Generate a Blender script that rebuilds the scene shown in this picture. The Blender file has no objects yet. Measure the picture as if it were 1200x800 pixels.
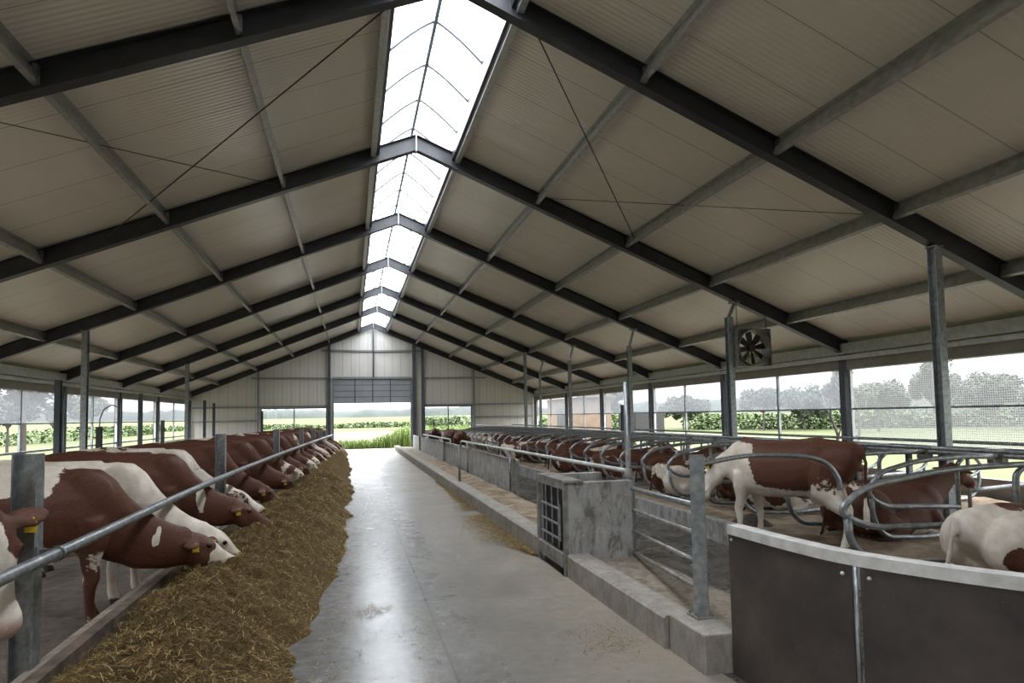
import bpy, bmesh, math, random
import numpy as np
from mathutils import Vector, Matrix, noise as mnoise
C = bpy.context.scene.collection
SC = bpy.context.scene
R = math.radians
rnd = random.Random(7)

# ------------------------------------------------------------------ mesh helper
class MB:
    def __init__(s): s.v = []; s.f = []; s.m = []
    def add(s, vs, fs, mi=0):
        b = len(s.v); s.v += [tuple(p) for p in vs]
        s.f += [tuple(b + i for i in f) for f in fs]; s.m += [mi] * len(fs); return s
    def box(s, x0, x1, y0, y1, z0, z1, mi=0):
        return s.add([(x0,y0,z0),(x1,y0,z0),(x1,y1,z0),(x0,y1,z0),(x0,y0,z1),(x1,y0,z1),(x1,y1,z1),(x0,y1,z1)],
                     [(3,2,1,0),(4,5,6,7),(0,1,5,4),(1,2,6,5),(2,3,7,6),(3,0,4,7)], mi)
    def loft(s, rings, mi=0, cap=True):
        n = len(rings[0]); vs = [p for r in rings for p in r]; fs = []
        for k in range(len(rings) - 1):
            for i in range(n):
                j = (i + 1) % n
                fs.append((k*n+i, k*n+j, (k+1)*n+j, (k+1)*n+i))
        if cap:
            fs.append(tuple(range(n - 1, -1, -1))); fs.append(tuple((len(rings)-1)*n + i for i in range(n)))
        return s.add(vs, fs, mi)
    def tube(s, path, r, n=8, mi=0, cap=True):
        path = [Vector(p) for p in path]; rs = r if isinstance(r, (list, tuple)) else [r] * len(path)
        rings = []; up = None
        for k, p in enumerate(path):
            a = path[max(0, k-1)]; b = path[min(len(path)-1, k+1)]
            t = (b - a).normalized()
            if up is None:
                ref = Vector((0,0,1)) if abs(t.z) < .9 else Vector((1,0,0))
                u = t.cross(ref).normalized()
            else:
                u = (up - t * up.dot(t)).normalized()
            up = u; w = t.cross(u)
            rings.append([p + (u*math.cos(2*math.pi*i/n) + w*math.sin(2*math.pi*i/n)) * rs[k] for i in range(n)])
        return s.loft(rings, mi, cap)
    def prism(s, prof, a, b, u, w, mi=0):
        """profile (list of 2D) swept from point a to b with section axes u, w"""
        a, b, u, w = Vector(a), Vector(b), Vector(u), Vector(w)
        return s.loft([[a + u*p[0] + w*p[1] for p in prof], [b + u*p[0] + w*p[1] for p in prof]], mi)
    def beam(s, a, b, u, w, hu, hw, mi=0):
        return s.prism([(-hu,-hw),(hu,-hw),(hu,hw),(-hu,hw)], a, b, u, w, mi)
    def ibeam(s, a, b, u, w, bf, h, tf=.012, tw=.009, mi=0):
        """flange width bf along u, depth h along w"""
        x, t, d = bf/2, tw/2, h/2
        return s.prism([(-x,-d),(x,-d),(x,-d+tf),(t,-d+tf),(t,d-tf),(x,d-tf),(x,d),(-x,d),(-x,d-tf),(-t,d-tf),(-t,-d+tf),(-x,-d+tf)], a, b, u, w, mi)
    def cbeam(s, a, b, u, w, bf, h, t=.006, mi=0):
        d = h/2
        return s.prism([(0,-d),(bf,-d),(bf,-d+t),(t,-d+t),(t,d-t),(bf,d-t),(bf,d),(0,d)], a, b, u, w, mi)
    def ell(s, c, r, n=12, m=8, rot=None, mi=0):
        vs = [(0,0,-1)]; fs = []
        for j in range(1, m):
            ph = -math.pi/2 + math.pi*j/m
            for i in range(n):
                th = 2*math.pi*i/n; vs.append((math.cos(ph)*math.cos(th), math.cos(ph)*math.sin(th), math.sin(ph)))
        vs.append((0,0,1)); top = len(vs) - 1
        for i in range(n): fs.append((0, 1+(i+1)%n, 1+i)); fs.append((top, 1+(m-2)*n+i, 1+(m-2)*n+(i+1)%n))
        for j in range(m-2):
            for i in range(n):
                a = 1+j*n+i; b = 1+j*n+(i+1)%n; fs.append((a, b, b+n, a+n))
        o = []
        for p in vs:
            q = Vector((p[0]*r[0], p[1]*r[1], p[2]*r[2]))
            if rot is not None: q = rot @ q
            o.append(q + Vector(c))
        return s.add(o, fs, mi)
    def mesh(s, name, mats, smooth=False):
        me = bpy.data.meshes.new(name); me.from_pydata([tuple(p) for p in s.v], [], s.f)
        for m in (mats if isinstance(mats, (list, tuple)) else [mats]): me.materials.append(m)
        if any(s.m): me.polygons.foreach_set('material_index', s.m)
        if smooth: me.polygons.foreach_set('use_smooth', [True]*len(me.polygons))
        me.update(); return me
    def build(s, name, mats, parent=None, smooth=False, loc=None):
        """vertices are world coordinates; with a parent they are made local to it"""
        off = None
        if parent is not None: off = Vector(parent.location)
        elif loc is not None: off = Vector(loc)
        if off is not None: s.v = [(p[0]-off.x, p[1]-off.y, p[2]-off.z) for p in s.v]
        o = bpy.data.objects.new(name, s.mesh(name, mats, smooth)); C.objects.link(o)
        if parent is not None: o.parent = parent
        elif loc is not None: o.location = loc
        return o

def smooth_angle(o, ang=40):
    me = o.data
    me.polygons.foreach_set('use_smooth', [True]*len(me.polygons))
    try: me.set_sharp_from_angle(angle=R(ang))
    except Exception: pass
    return o

def tag(o, label, cat, group=None, kind=None):
    o['label'] = label; o['category'] = cat
    if group: o['group'] = group
    if kind: o['kind'] = kind
    return o
def thing(name, label, cat, loc=(0,0,0), group=None):
    o = bpy.data.objects.new(name, None); o.empty_display_size = .1; C.objects.link(o); o.location = loc
    return tag(o, label, cat, group)
def struct(o): o['kind'] = 'structure'; return o
def dup(root, loc, rz=None, label=None, group=None, scale=None):
    r = root.copy(); C.objects.link(r); r.location = loc
    if rz is not None: r.rotation_euler = (0, 0, rz)
    if scale is not None: r.scale = (scale,)*3
    if label: r['label'] = label
    if group: r['group'] = group
    for ch in list(root.children):
        c = ch.copy(); C.objects.link(c); c.parent = r
        for g in list(ch.children):
            d = g.copy(); C.objects.link(d); d.parent = c
    return r

ORD = ['', 'first','second','third','fourth','fifth','sixth','seventh','eighth','ninth','tenth','eleventh','twelfth','thirteenth','fourteenth','fifteenth','sixteenth','seventeenth','eighteenth','nineteenth','twentieth']
def ordn(n):
    if n <= 20: return ORD[n]
    t = {2:'twenty',3:'thirty',4:'forty'}[n//10]
    return t + '-' + ORD[n%10] if n % 10 else {2:'twentieth',3:'thirtieth',4:'fortieth'}[n//10]

# ------------------------------------------------------------------ materials
class NT:
    def __init__(s, name):
        s.m = bpy.data.materials.new(name); s.m.use_nodes = True; s.t = s.m.node_tree; s.n = s.t.nodes
        s.b = s.n['Principled BSDF']; s.out = s.n['Material Output']
    def new(s, typ, **kw):
        n = s.n.new(typ)
        for k, v in kw.items():
            if k in n.inputs.keys() if isinstance(k, str) else False: n.inputs[k].default_value = v
            else: setattr(n, k, v)
        return n
    def link(s, a, b): s.t.links.new(a, b)
    def coord(s, kind='Object', scale=(1,1,1), off=(0,0,0)):
        tc = s.n.new('ShaderNodeTexCoord'); mp = s.n.new('ShaderNodeMapping')
        mp.inputs['Scale'].default_value = scale; mp.inputs['Location'].default_value = off
        s.link(tc.outputs[kind], mp.inputs['Vector']); return mp.outputs['Vector']
    def noise(s, vec, scale, detail=4, rough=.55, dist=0):
        n = s.n.new('ShaderNodeTexNoise'); n.inputs['Scale'].default_value = scale; n.inputs['Detail'].default_value = detail
        n.inputs['Roughness'].default_value = rough; n.inputs['Distortion'].default_value = dist
        if vec is not None: s.link(vec, n.inputs['Vector'])
        return n.outputs['Fac']
    def ramp(s, fac, stops):
        r = s.n.new('ShaderNodeValToRGB'); e = r.color_ramp.elements
        while len(e) > 1: e.remove(e[-1])
        for i, (p, c) in enumerate(stops):
            q = e[0] if i == 0 else e.new(p); q.position = p; q.color = (*c, 1) if len(c) == 3 else c
        s.link(fac, r.inputs['Fac']); return r.outputs['Color']
    def mix(s, fac, a, b, mode='MIX'):
        n = s.n.new('ShaderNodeMix'); n.data_type = 'RGBA'; n.blend_type = mode
        for src, i in ((fac, 0), (a, 6), (b, 7)):
            if hasattr(src, 'is_output'): s.link(src, n.inputs[i])
            elif i == 0: n.inputs[0].default_value = src
            else: n.inputs[i].default_value = (*src, 1)
        return n.outputs[2]
    def math(s, op, a, b=None, c=None, clamp=False):
        n = s.n.new('ShaderNodeMath'); n.operation = op; n.use_clamp = clamp
        for i, v in enumerate((a, b, c)):
            if v is None: continue
            if hasattr(v, 'is_output'): s.link(v, n.inputs[i])
            else: n.inputs[i].default_value = v
        return n.outputs[0]
    def bump(s, h, strength=.3, dist=.02):
        n = s.n.new('ShaderNodeBump'); n.inputs['Strength'].default_value = strength; n.inputs['Distance'].default_value = dist
        s.link(h, n.inputs['Height']); s.link(n.outputs['Normal'], s.b.inputs['Normal'])
    def set(s, color=None, rough=None, metal=None, spec=None):
        for k, v in (('Base Color', color), ('Roughness', rough), ('Metallic', metal), ('Specular IOR Level', spec)):
            if v is None: continue
            if hasattr(v, 'is_output'): s.link(v, s.b.inputs[k])
            elif k == 'Base Color': s.b.inputs[k].default_value = (*v, 1)
            else: s.b.inputs[k].default_value = v
        return s

M = {}
def speckled(name, c1, c2, scale=6, rough=.7, metal=0, bump=.0, bscale=40, detail=5, spec=.5, kind='Object', lo=.35, hi=.65):
    n = NT(name); v = n.coord(kind)
    col = n.ramp(n.noise(v, scale, detail), [(lo, c1), (hi, c2)])
    n.set(col, rough, metal, spec)
    if bump: n.bump(n.noise(v, bscale, 4), bump, .01)
    M[name] = n.m; return n.m

speckled('galv', (.20,.215,.225), (.36,.38,.39), 14, .42, .75, .06, 60)
speckled('galv_pale', (.42,.43,.42), (.55,.56,.55), 8, .5, .35)
speckled('purlin_zinc', (.33,.33,.32), (.46,.46,.45), 8, .45, .5)
speckled('dirty_galv', (.17,.155,.13), (.33,.33,.32), 7, .55, .5, .1, 50)
speckled('dark_steel', (.018,.019,.023), (.032,.034,.04), 3, .42, 0, 0)
speckled('blue_steel', (.055,.062,.075), (.085,.095,.11), 3, .5, .2)
def conc(name, c1, c2, stain, amt, sc=5.0):
    n = NT(name); v = n.coord('Object')
    col = n.ramp(n.noise(v, sc, 10, .72), [(.3, c1), (.7, c2)])
    st = n.ramp(n.noise(n.coord('Object', (1,1,.35), (3,7,1)), sc*2.2, 9, .78, .8), [(.48,(0,0,0)), (.62,(1,1,1))])
    col = n.mix(n.math('MULTIPLY', st, amt), col, stain)
    pit = n.math('GREATER_THAN', n.noise(v, 70, 2), .70)
    col = n.mix(n.math('MULTIPLY', pit, .5), col, (.07,.06,.05))
    n.set(col, .8, 0, .35); n.bump(n.noise(v, 38, 6, .7), .35, .012); M[name] = n.m
conc('concrete', (.20,.185,.165), (.38,.36,.33), (.20,.14,.09), .55)
conc('concrete_wall', (.24,.24,.235), (.42,.415,.40), (.09,.075,.06), .8, 3.2)
conc('soiled_concrete', (.16,.13,.10), (.33,.285,.23), (.09,.065,.042), .7, 3.0)
speckled('low_wall', (.17,.145,.12), (.27,.24,.21), 2.0, .85, 0, .2, 30)
speckled('rim', (.48,.48,.46), (.66,.66,.64), 9, .55, .15)
speckled('trim_grey', (.30,.29,.265), (.40,.385,.35), 2, .6)
speckled('casing', (.20,.185,.155), (.26,.24,.205), 2, .65)
speckled('black', (.008,.008,.008), (.02,.019,.018), 9, .6)
speckled('rubber', (.02,.02,.02), (.04,.038,.035), 9, .7)
speckled('wood', (.05,.036,.026), (.14,.10,.075), 5, .8, 0, .4, 30)
speckled('cable', (.02,.02,.02), (.04,.04,.04), 5, .5)
speckled('bark', (.025,.021,.018), (.055,.047,.04), 12, .9, 0, .5, 40)
speckled('bare_bark', (.06,.055,.05), (.12,.11,.10), 12, .9, 0, .4, 40)
speckled('weed', (.075,.125,.018), (.15,.21,.045), 3, .6)
speckled('tag_yellow', (.75,.50,.02), (.85,.62,.05), 9, .5)
speckled('eye', (.008,.005,.004), (.012,.008,.006), 9, .08)
speckled('dung', (.02,.014,.009), (.06,.042,.025), 20, .7, 0, .5, 60)
speckled('shed_wall', (.11,.075,.05), (.15,.105,.075), 2, .8)
speckled('shed_roof', (.09,.065,.05), (.12,.09,.07), 2, .8)
speckled('door_panel', (.27,.285,.31), (.33,.345,.37), 1, .45)
speckled('grating', (.03,.03,.03), (.05,.05,.05), 9, .7)

# sandwich panels of the roof: fine ribs along the slope, a joint each metre
def panel_mat(name, axis, c1, c2, joint=1.0, ribs=11.0, rough=.3):
    n = NT(name); tc = n.n.new('ShaderNodeTexCoord'); sx = n.n.new('ShaderNodeSeparateXYZ'); n.link(tc.outputs['Object'], sx.inputs[0])
    u = sx.outputs[axis]
    fr = n.math('FRACT', n.math('DIVIDE', u, joint))
    d = n.math('ABSOLUTE', n.math('SUBTRACT', fr, .5))
    jl = n.math('GREATER_THAN', d, .5 - .008/joint)
    wave = n.math('SINE', n.math('MULTIPLY', u, 2*math.pi*ribs/joint))
    col = n.ramp(n.noise(tc.outputs['Object'], .6, 5), [(.3, c1), (.7, c2)])
    col = n.mix(n.math('MULTIPLY', jl, .55), col, (.10,.09,.08))
    n.set(col, rough, 0, .5)
    h = n.math('SUBTRACT', n.math('MULTIPLY', wave, .5), n.math('MULTIPLY', jl, 2))
    n.bump(h, .6, .007); M[name] = n.m; return n.m
panel_mat('roof_panel', 'Y', (.68,.63,.57), (.75,.70,.645))
panel_mat('gable_panel', 'X', (.62,.60,.565), (.70,.68,.645), .5, 2.0, .5)

conc('dirty_floor', (.085,.068,.052), (.19,.16,.13), (.045,.034,.024), .7, 3.0)
def floor_mat():
    n = NT('polished_concrete'); v = n.coord('Object')
    big = n.noise(v, .5, 6, .6); fine = n.noise(v, 9, 6, .65)
    col = n.ramp(big, [(.3, (.12,.117,.115)), (.55, (.19,.184,.176)), (.75, (.24,.23,.215))])
    col = n.mix(.75, col, n.ramp(fine, [(.3, (.28,.28,.28)), (.7, (.68,.68,.68))]), 'OVERLAY')
    grit = n.math('GREATER_THAN', n.noise(v, 45, 4, .7), .60)
    col = n.mix(n.math('MULTIPLY', grit, .28), col, (.12,.105,.085))
    tc = n.n.new('ShaderNodeTexCoord'); sx = n.n.new('ShaderNodeSeparateXYZ'); n.link(tc.outputs['Object'], sx.inputs[0])
    # straw dust stained margin beside the right kerb
    dust = n.math('MULTIPLY', n.math('SMOOTHSTEP', sx.outputs['X'], 1.2, 2.7) if False else n.math('MULTIPLY', n.math('SUBTRACT', sx.outputs['X'], .75), .62, clamp=True), n.math('MULTIPLY', n.noise(v, 1.5, 5), 1.1))
    dust = n.math('MULTIPLY', n.math('MINIMUM', dust, .75), n.math('ADD', n.math('MULTIPLY', n.noise(v, 7, 8, .75), 1.5), .25), clamp=True)
    col = n.mix(dust, col, (.25,.20,.142))
    # long saw cut in the slab
    cut = n.math('LESS_THAN', n.math('ABSOLUTE', n.math('SUBTRACT', sx.outputs['X'], .78)), .012)
    col = n.mix(n.math('MULTIPLY', cut, .4), col, (.05,.045,.04))
    rr = n.math('ADD', n.math('MULTIPLY', n.noise(v, 1.3, 6, .7), .24), n.math('MULTIPLY', dust, .5))
    rr = n.math('ADD', rr, .12)
    n.set(col, rr, 0, .55)
    wob = n.coord('Object', (1.0, 5.0, 1))
    hh = n.math('ADD', n.noise(wob, 1.6, 3), n.math('MULTIPLY', n.noise(v, 60, 3), .05))
    n.bump(hh, .06, .02); M['floor'] = n.m
floor_mat()

def wet_mat():
    n = NT('wet_slurry'); v = n.coord('Object')
    n.set(n.ramp(n.noise(v, 2, 6), [(.35,(.035,.03,.026)), (.65,(.10,.09,.08))]), n.ramp(n.noise(v, 3, 5), [(.4,(.12,)*3), (.6,(.55,)*3)]), 0, .6)
    n.bump(n.noise(v, 14, 5), .5, .02); M['wet'] = n.m
wet_mat()
def board_mat():
    n = NT('brown_board'); v = n.coord('Object')
    c = n.ramp(n.noise(v, 2.2, 8, .65), [(.35,(.032,.027,.025)), (.55,(.058,.046,.040)), (.75,(.098,.076,.064))])
    sp = n.math('GREATER_THAN', n.noise(v, 38, 2), .755)
    c = n.mix(n.math('MULTIPLY', sp, .5), c, (.25,.21,.17))
    n.set(c, n.ramp(n.noise(v, 6, 4), [(.3,(.42,)*3), (.7,(.6,)*3)]), 0, .45); M['board'] = n.m
board_mat()
def bedding_mat():
    n = NT('sawdust'); v = n.coord('Object')
    c = n.ramp(n.noise(v, 2.5, 8, .7), [(.3,(.11,.085,.062)), (.5,(.28,.22,.16)), (.72,(.46,.375,.28))])
    n.set(c, .95, 0, .1); n.bump(n.noise(v, 25, 6, .7), .9, .03); M['bedding'] = n.m
bedding_mat()
def silage_mat():
    n = NT('silage'); v = n.coord('Object')
    a = n.noise(n.coord('Object', (1,1,1)), 2.2, 6, .6); f = n.noise(n.coord('Object', (14,40,20)), 1.5, 6, .7, 1.5)
    c = n.ramp(f, [(.3,(.03,.02,.010)), (.48,(.13,.088,.036)), (.7,(.30,.21,.09))])
    c = n.mix(n.math('MULTIPLY', a, .4), c, (.12,.075,.03))
    n.set(c, .9, 0, .15); n.bump(f, 1.0, .03); M['silage'] = n.m
    n = NT('silage_strand'); 
    g = n.n.new('ShaderNodeNewGeometry')
    c = n.ramp(g.outputs['Random Per Island'], [(0,(.04,.025,.010)), (.4,(.14,.09,.032)), (.75,(.29,.20,.075)), (1,(.50,.38,.18))])
    n.set(c, .8, 0, .2); M['strand'] = n.m
silage_mat()

def coat_mat():
    n = NT('cow_coat'); tc = n.n.new('ShaderNodeTexCoord')
    sd = n.n.new('ShaderNodeAttribute'); sd.attribute_type = 'OBJECT'; sd.attribute_name = 'seed'
    bi = n.n.new('ShaderNodeAttribute'); bi.attribute_type = 'OBJECT'; bi.attribute_name = 'bias'
    pa = n.n.new('ShaderNodeAttribute'); pa.attribute_type = 'GEOMETRY'; pa.attribute_name = 'paint'
    sp = n.n.new('ShaderNodeSeparateColor'); n.link(pa.outputs['Color'], sp.inputs[0])
    ad = n.n.new('ShaderNodeVectorMath'); ad.operation = 'ADD'
    cb = n.n.new('ShaderNodeCombineXYZ'); n.link(n.math('MULTIPLY', sd.outputs['Fac'], 7.31), cb.inputs[0]); n.link(n.math('MULTIPLY', sd.outputs['Fac'], 3.77), cb.inputs[1]); n.link(n.math('MULTIPLY', sd.outputs['Fac'], 5.1), cb.inputs[2])
    n.link(tc.outputs['Object'], ad.inputs[0]); n.link(cb.outputs[0], ad.inputs[1])
    big = n.noise(ad.outputs[0], 1.5, 2, .45, .5); ed = n.noise(ad.outputs[0], 18, 3, .6)
    val = n.math('ADD', big, n.math('MULTIPLY', n.math('SUBTRACT', ed, .5), .26))
    val = n.math('ADD', val, bi.outputs['Fac'])
    val = n.math('ADD', val, n.math('SUBTRACT', sp.outputs[0], .5))
    mk = n.ramp(val, [(.485,(0,0,0)), (.515,(1,1,1))])
    hair = n.noise(n.coord('Object', (12, 12, 40)), 3, 4, .6)
    br = n.ramp(hair, [(.3,(.060,.022,.012)), (.7,(.120,.045,.025))])
    wh = n.ramp(n.noise(ad.outputs[0], 5, 6, .6), [(.3,(.52,.44,.35)), (.65,(.76,.70,.62))])
    c = n.mix(mk, br, wh)
    c = n.mix(n.math('MULTIPLY', sp.outputs[1], .75), c, (.46,.29,.24))
    c = n.mix(sp.outputs[2], c, (.035,.022,.016))
    n.set(c, .62, 0, .3); n.bump(hair, .3, .01); M['coat'] = n.m
coat_mat()

def field_mat():
    n = NT('field'); tc = n.n.new('ShaderNodeTexCoord'); v = n.coord('Object')
    sx = n.n.new('ShaderNodeSeparateXYZ'); n.link(tc.outputs['Object'], sx.inputs[0])
    g = n.ramp(n.noise(v, .05, 6, .6), [(.3,(.042,.052,.021)), (.6,(.058,.067,.031)), (.8,(.073,.079,.042))])
    g = n.mix(.4, g, n.ramp(n.noise(v, 2.5, 5, .7), [(.3,(.032,.044,.015)), (.7,(.088,.098,.048))]))
    # pale mown strip of land behind the far gable
    st = n.math('MULTIPLY', n.math('GREATER_THAN', sx.outputs['Y'], 47.5), n.math('LESS_THAN', sx.outputs['Y'], n.math('ADD', n.math('MULTIPLY', n.noise(v, .08, 2), 22), 83)))
    st = n.math('MULTIPLY', st, n.math('LESS_THAN', sx.outputs['X'], n.math('ADD', n.math('MULTIPLY', sx.outputs['Y'], .05), 2)))
    st = n.math('MULTIPLY', st, n.math('GREATER_THAN', sx.outputs['X'], -5.5))
    g = n.mix(st, g, n.ramp(n.noise(v, 1.2, 6), [(.3,(.135,.12,.085)), (.7,(.17,.155,.12))]))
    n.set(g, .95, 0, .1); M['field'] = n.m
field_mat()
speckled('meadow', (.12,.20,.04), (.28,.34,.11), .3, .95)
speckled('leaf', (.018,.028,.016), (.04,.055,.03), 1.5, .7)
speckled('leaf_far', (.085,.125,.075), (.14,.18,.12), .4, .9)
speckled('hill_wood', (.016,.023,.021), (.034,.043,.040), .06, .95)
speckled('hedge', (.028,.052,.014), (.065,.095,.03), 1.0, .9)

def net_mat(name, opac, pitch=None, colr=(.75,.75,.77)):
    n = NT(name); tr = n.n.new('ShaderNodeBsdfTransparent'); di = n.n.new('ShaderNodeBsdfDiffuse'); tl = n.n.new('ShaderNodeBsdfTranslucent')
    di.inputs[0].default_value = (*colr, 1); tl.inputs[0].default_value = (*colr, 1)
    m0 = n.n.new('ShaderNodeMixShader'); m0.inputs[0].default_value = .55; n.link(di.outputs[0], m0.inputs[1]); n.link(tl.outputs[0], m0.inputs[2])
    m1 = n.n.new('ShaderNodeMixShader'); n.link(tr.outputs[0], m1.inputs[1]); n.link(m0.outputs[0], m1.inputs[2])
    if pitch:
        tc = n.n.new('ShaderNodeTexCoord'); sx = n.n.new('ShaderNodeSeparateXYZ'); n.link(tc.outputs['Object'], sx.inputs[0])
        a = n.math('LESS_THAN', n.math('FRACT', n.math('DIVIDE', sx.outputs['Y'], pitch)), opac*.62)
        b = n.math('LESS_THAN', n.math('FRACT', n.math('DIVIDE', sx.outputs['Z'], pitch)), opac*.62)
        n.link(n.math('ADD', n.math('MULTIPLY', n.math('MAXIMUM', a, b), .5), .12), m1.inputs[0])
    else: m1.inputs[0].default_value = opac
    n.link(m1.outputs[0], n.out.inputs['Surface']); M[name] = n.m
net_mat('netting', .36, None, (.30,.31,.34))
net_mat('coarse_netting', .5, .045, (.34,.34,.35))
net_mat('clear_sheet', .10)
def poly_mat():
    n = NT('polycarbonate'); tr = n.n.new('ShaderNodeBsdfTransparent'); tl = n.n.new('ShaderNodeBsdfTranslucent'); m1 = n.n.new('ShaderNodeMixShader')
    tr.inputs[0].default_value = (.93,.95,.97,1); tl.inputs[0].default_value = (.9,.92,.95,1); m1.inputs[0].default_value = .35
    n.link(tr.outputs[0], m1.inputs[1]); n.link(tl.outputs[0], m1.inputs[2]); n.link(m1.outputs[0], n.out.inputs['Surface']); M['poly'] = n.m
poly_mat()
def glass_mat():
    n = NT('window_glass'); tr = n.n.new('ShaderNodeBsdfTransparent'); gl = n.n.new('ShaderNodeBsdfGlossy'); m1 = n.n.new('ShaderNodeMixShader')
    gl.inputs['Roughness'].default_value = .05; m1.inputs[0].default_value = .06
    n.link(tr.outputs[0], m1.inputs[1]); n.link(gl.outputs[0], m1.inputs[2]); n.link(m1.outputs[0], n.out.inputs['Surface']); M['glass'] = n.m
glass_mat()

# ------------------------------------------------------------------ camera and sky
f, yaw, pit, cy, roll = 748.6268, .247, .0564, 444.3787, .0181
cam = bpy.data.cameras.new('camera'); co = bpy.data.objects.new('camera', cam); C.objects.link(co); SC.camera = co
cam.sensor_width = 36; cam.lens = f/1200*36; cam.shift_y = (cy-400)/1200; cam.clip_end = 3000; cam.clip_start = .05
fw = Vector((math.sin(yaw)*math.cos(pit), math.cos(yaw)*math.cos(pit), math.sin(pit)))
rt = Vector((math.cos(yaw), -math.sin(yaw), 0)); up = rt.cross(fw)
r2 = rt*math.cos(roll) - up*math.sin(roll); u2 = rt*math.sin(roll) + up*math.cos(roll)
mw = Matrix((r2, u2, -fw)).transposed().to_4x4(); mw.translation = (0,0,2.0); co.matrix_world = mw

w = bpy.data.worlds.new('overcast_sky'); SC.world = w; w.use_nodes = True; wn = w.node_tree
bg = wn.nodes['Background']; tc = wn.nodes.new('ShaderNodeTexCoord'); sx = wn.nodes.new('ShaderNodeSeparateXYZ'); cr = wn.nodes.new('ShaderNodeValToRGB')
wn.links.new(tc.outputs['Generated'], sx.inputs[0])
no = wn.nodes.new('ShaderNodeTexNoise'); no.inputs['Scale'].default_value = 2.2; no.inputs['Detail'].default_value = 5
wn.links.new(tc.outputs['Generated'], no.inputs['Vector'])
ma = wn.nodes.new('ShaderNodeMath'); ma.operation = 'MULTIPLY_ADD'; ma.inputs[1].default_value = .10; 
wn.links.new(no.outputs['Fac'], ma.inputs[0]); wn.links.new(sx.outputs['Z'], ma.inputs[2]); wn.links.new(ma.outputs[0], cr.inputs['Fac'])
e = cr.color_ramp.elements; e[0].position = 0; e[0].color = (.12,.124,.13,1); e[1].position = 1; e[1].color = (1,1,1,1)
q = e.new(.12); q.color = (.16,.166,.174,1); q = e.new(.32); q.color = (.42,.435,.455,1)
wn.links.new(cr.outputs['Color'], bg.inputs['Color']); bg.inputs['Strength'].default_value = 6.2
SC.view_settings.view_transform = 'Standard'; SC.view_settings.look = 'None'; SC.view_settings.gamma = 1; SC.view_settings.exposure = 1.5
SC.cycles.use_denoising = True
SC.cycles.max_bounces = 14; SC.cycles.diffuse_bounces = 7; SC.cycles.glossy_bounces = 4; SC.cycles.transparent_max_bounces = 24; SC.cycles.transmission_bounces = 8
SC.cycles.sample_clamp_indirect = 12; SC.cycles.caustics_reflective = False

# ------------------------------------------------------------------ the shell
RX, XL, XR, YG, SL = 1.33, -9.08, 11.74, 40.39, .406
FY = [2.72 + 5.2*k for k in range(7)]            # frame planes; the gable frame stands at YG
ALLF = [-2.48] + FY + [YG - .25]
Y0 = -4.0
RD = .33                                          # rafter depth
def zb(x): return 7.543 - SL*abs(x-RX)            # underside of rafters
def zr(x): return zb(x) + RD + .02                # underside of roof panels
def FX(y): return -2.05 + (1.0*max(0, (y-6)/30)**1.5 if y < 36 else 1.0)  # feed fence line on the left

m = MB().box(-2.0, 2.75, Y0, 41.4, -.2, 0); struct(m.build('floor', M['floor']))
m = MB().box(-9.3, -2.0, Y0, YG, -.2, 0); struct(m.build('floor_left', M['dirty_floor']))
m = MB().box(2.75, 11.9, Y0, YG, -.2, 0.0); struct(m.build('floor_right', M['wet']))

for side in (-1, 1):
    m = MB(); hw = .88; e = 10.75
    x0, x1 = RX+side*hw, RX+side*e
    a, b = zr(x0), zr(x1)
    vs = [(x0,Y0,a),(x1,Y0,b),(x1,YG+.4,b),(x0,YG+.4,a)]
    m.add(vs + [(p[0],p[1],p[2]+.1) for p in vs], [(0,1,2,3),(7,6,5,4),(0,4,5,1),(1,5,6,2),(2,6,7,3),(3,7,4,0)])
    o = struct(m.build('ceiling' if side < 0 else 'ceiling.001', M['roof_panel']))
# low side walls, header strip above the curtains
for nm, x, s in (('wall_left', XL-.12, -1), ('wall_right', XR+.12, 1)):
    m = MB(); xa, xb = sorted((x, x+s*.14))
    m.box(xa, xb, Y0, YG+.1, -.1, .62 if s > 0 else .75)
    struct(m.build(nm, M['low_wall']))
    m = MB(); m.box(xa, xb, Y0, YG+.1, 3.28, zr(x)+.02); struct(m.build('trim_1' if s < 0 else 'trim_2', M['trim_grey']))
# wall behind the camera
m = MB().box(XL-.2, XR+.2, Y0-.15, Y0, 0, 3.6)
pts = [(XL-.2,3.4),(XR+.2,3.4),(RX,7.9)]
m.loft([[(p[0],Y0-.15,p[1]) for p in pts],[(p[0],Y0,p[1]) for p in pts]])
struct(m.build('wall_back', M['gable_panel']))

# far gable wall with openings: door, two windows
def gable():
    m = MB(); y0, y1 = YG, YG+.12
    xs = [XL-.2, -5.2, -1.44, -1.09, 3.66, 4.45, 7.48, XR+.2]
    def topz(x): return zr(x)+.02
    def col(xa, xb, za, zc=None):
        cuts = [xa] + ([RX] if xa < RX < xb else []) + [xb]
        for p, q in zip(cuts, cuts[1:]):
            pr = [(p,za),(q,za),(q, topz(q) if zc is None else zc),(p, topz(p) if zc is None else zc)]
            m.loft([[(a,y0,z) for a, z in pr],[(a,y1,z) for a, z in pr]])
    col(xs[0], xs[1], 0); col(xs[1], xs[2], 2.68); col(xs[1], xs[2], 0, 1.3); col(xs[2], xs[3], 0)
    col(xs[3], xs[4], 4.42); col(xs[4], xs[5], 0); col(xs[5], xs[6], 2.68); col(xs[5], xs[6], 0, 1.12); col(xs[6], xs[7], 0)
    struct(m.build('wall_far', M['gable_panel']))
gable()
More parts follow.
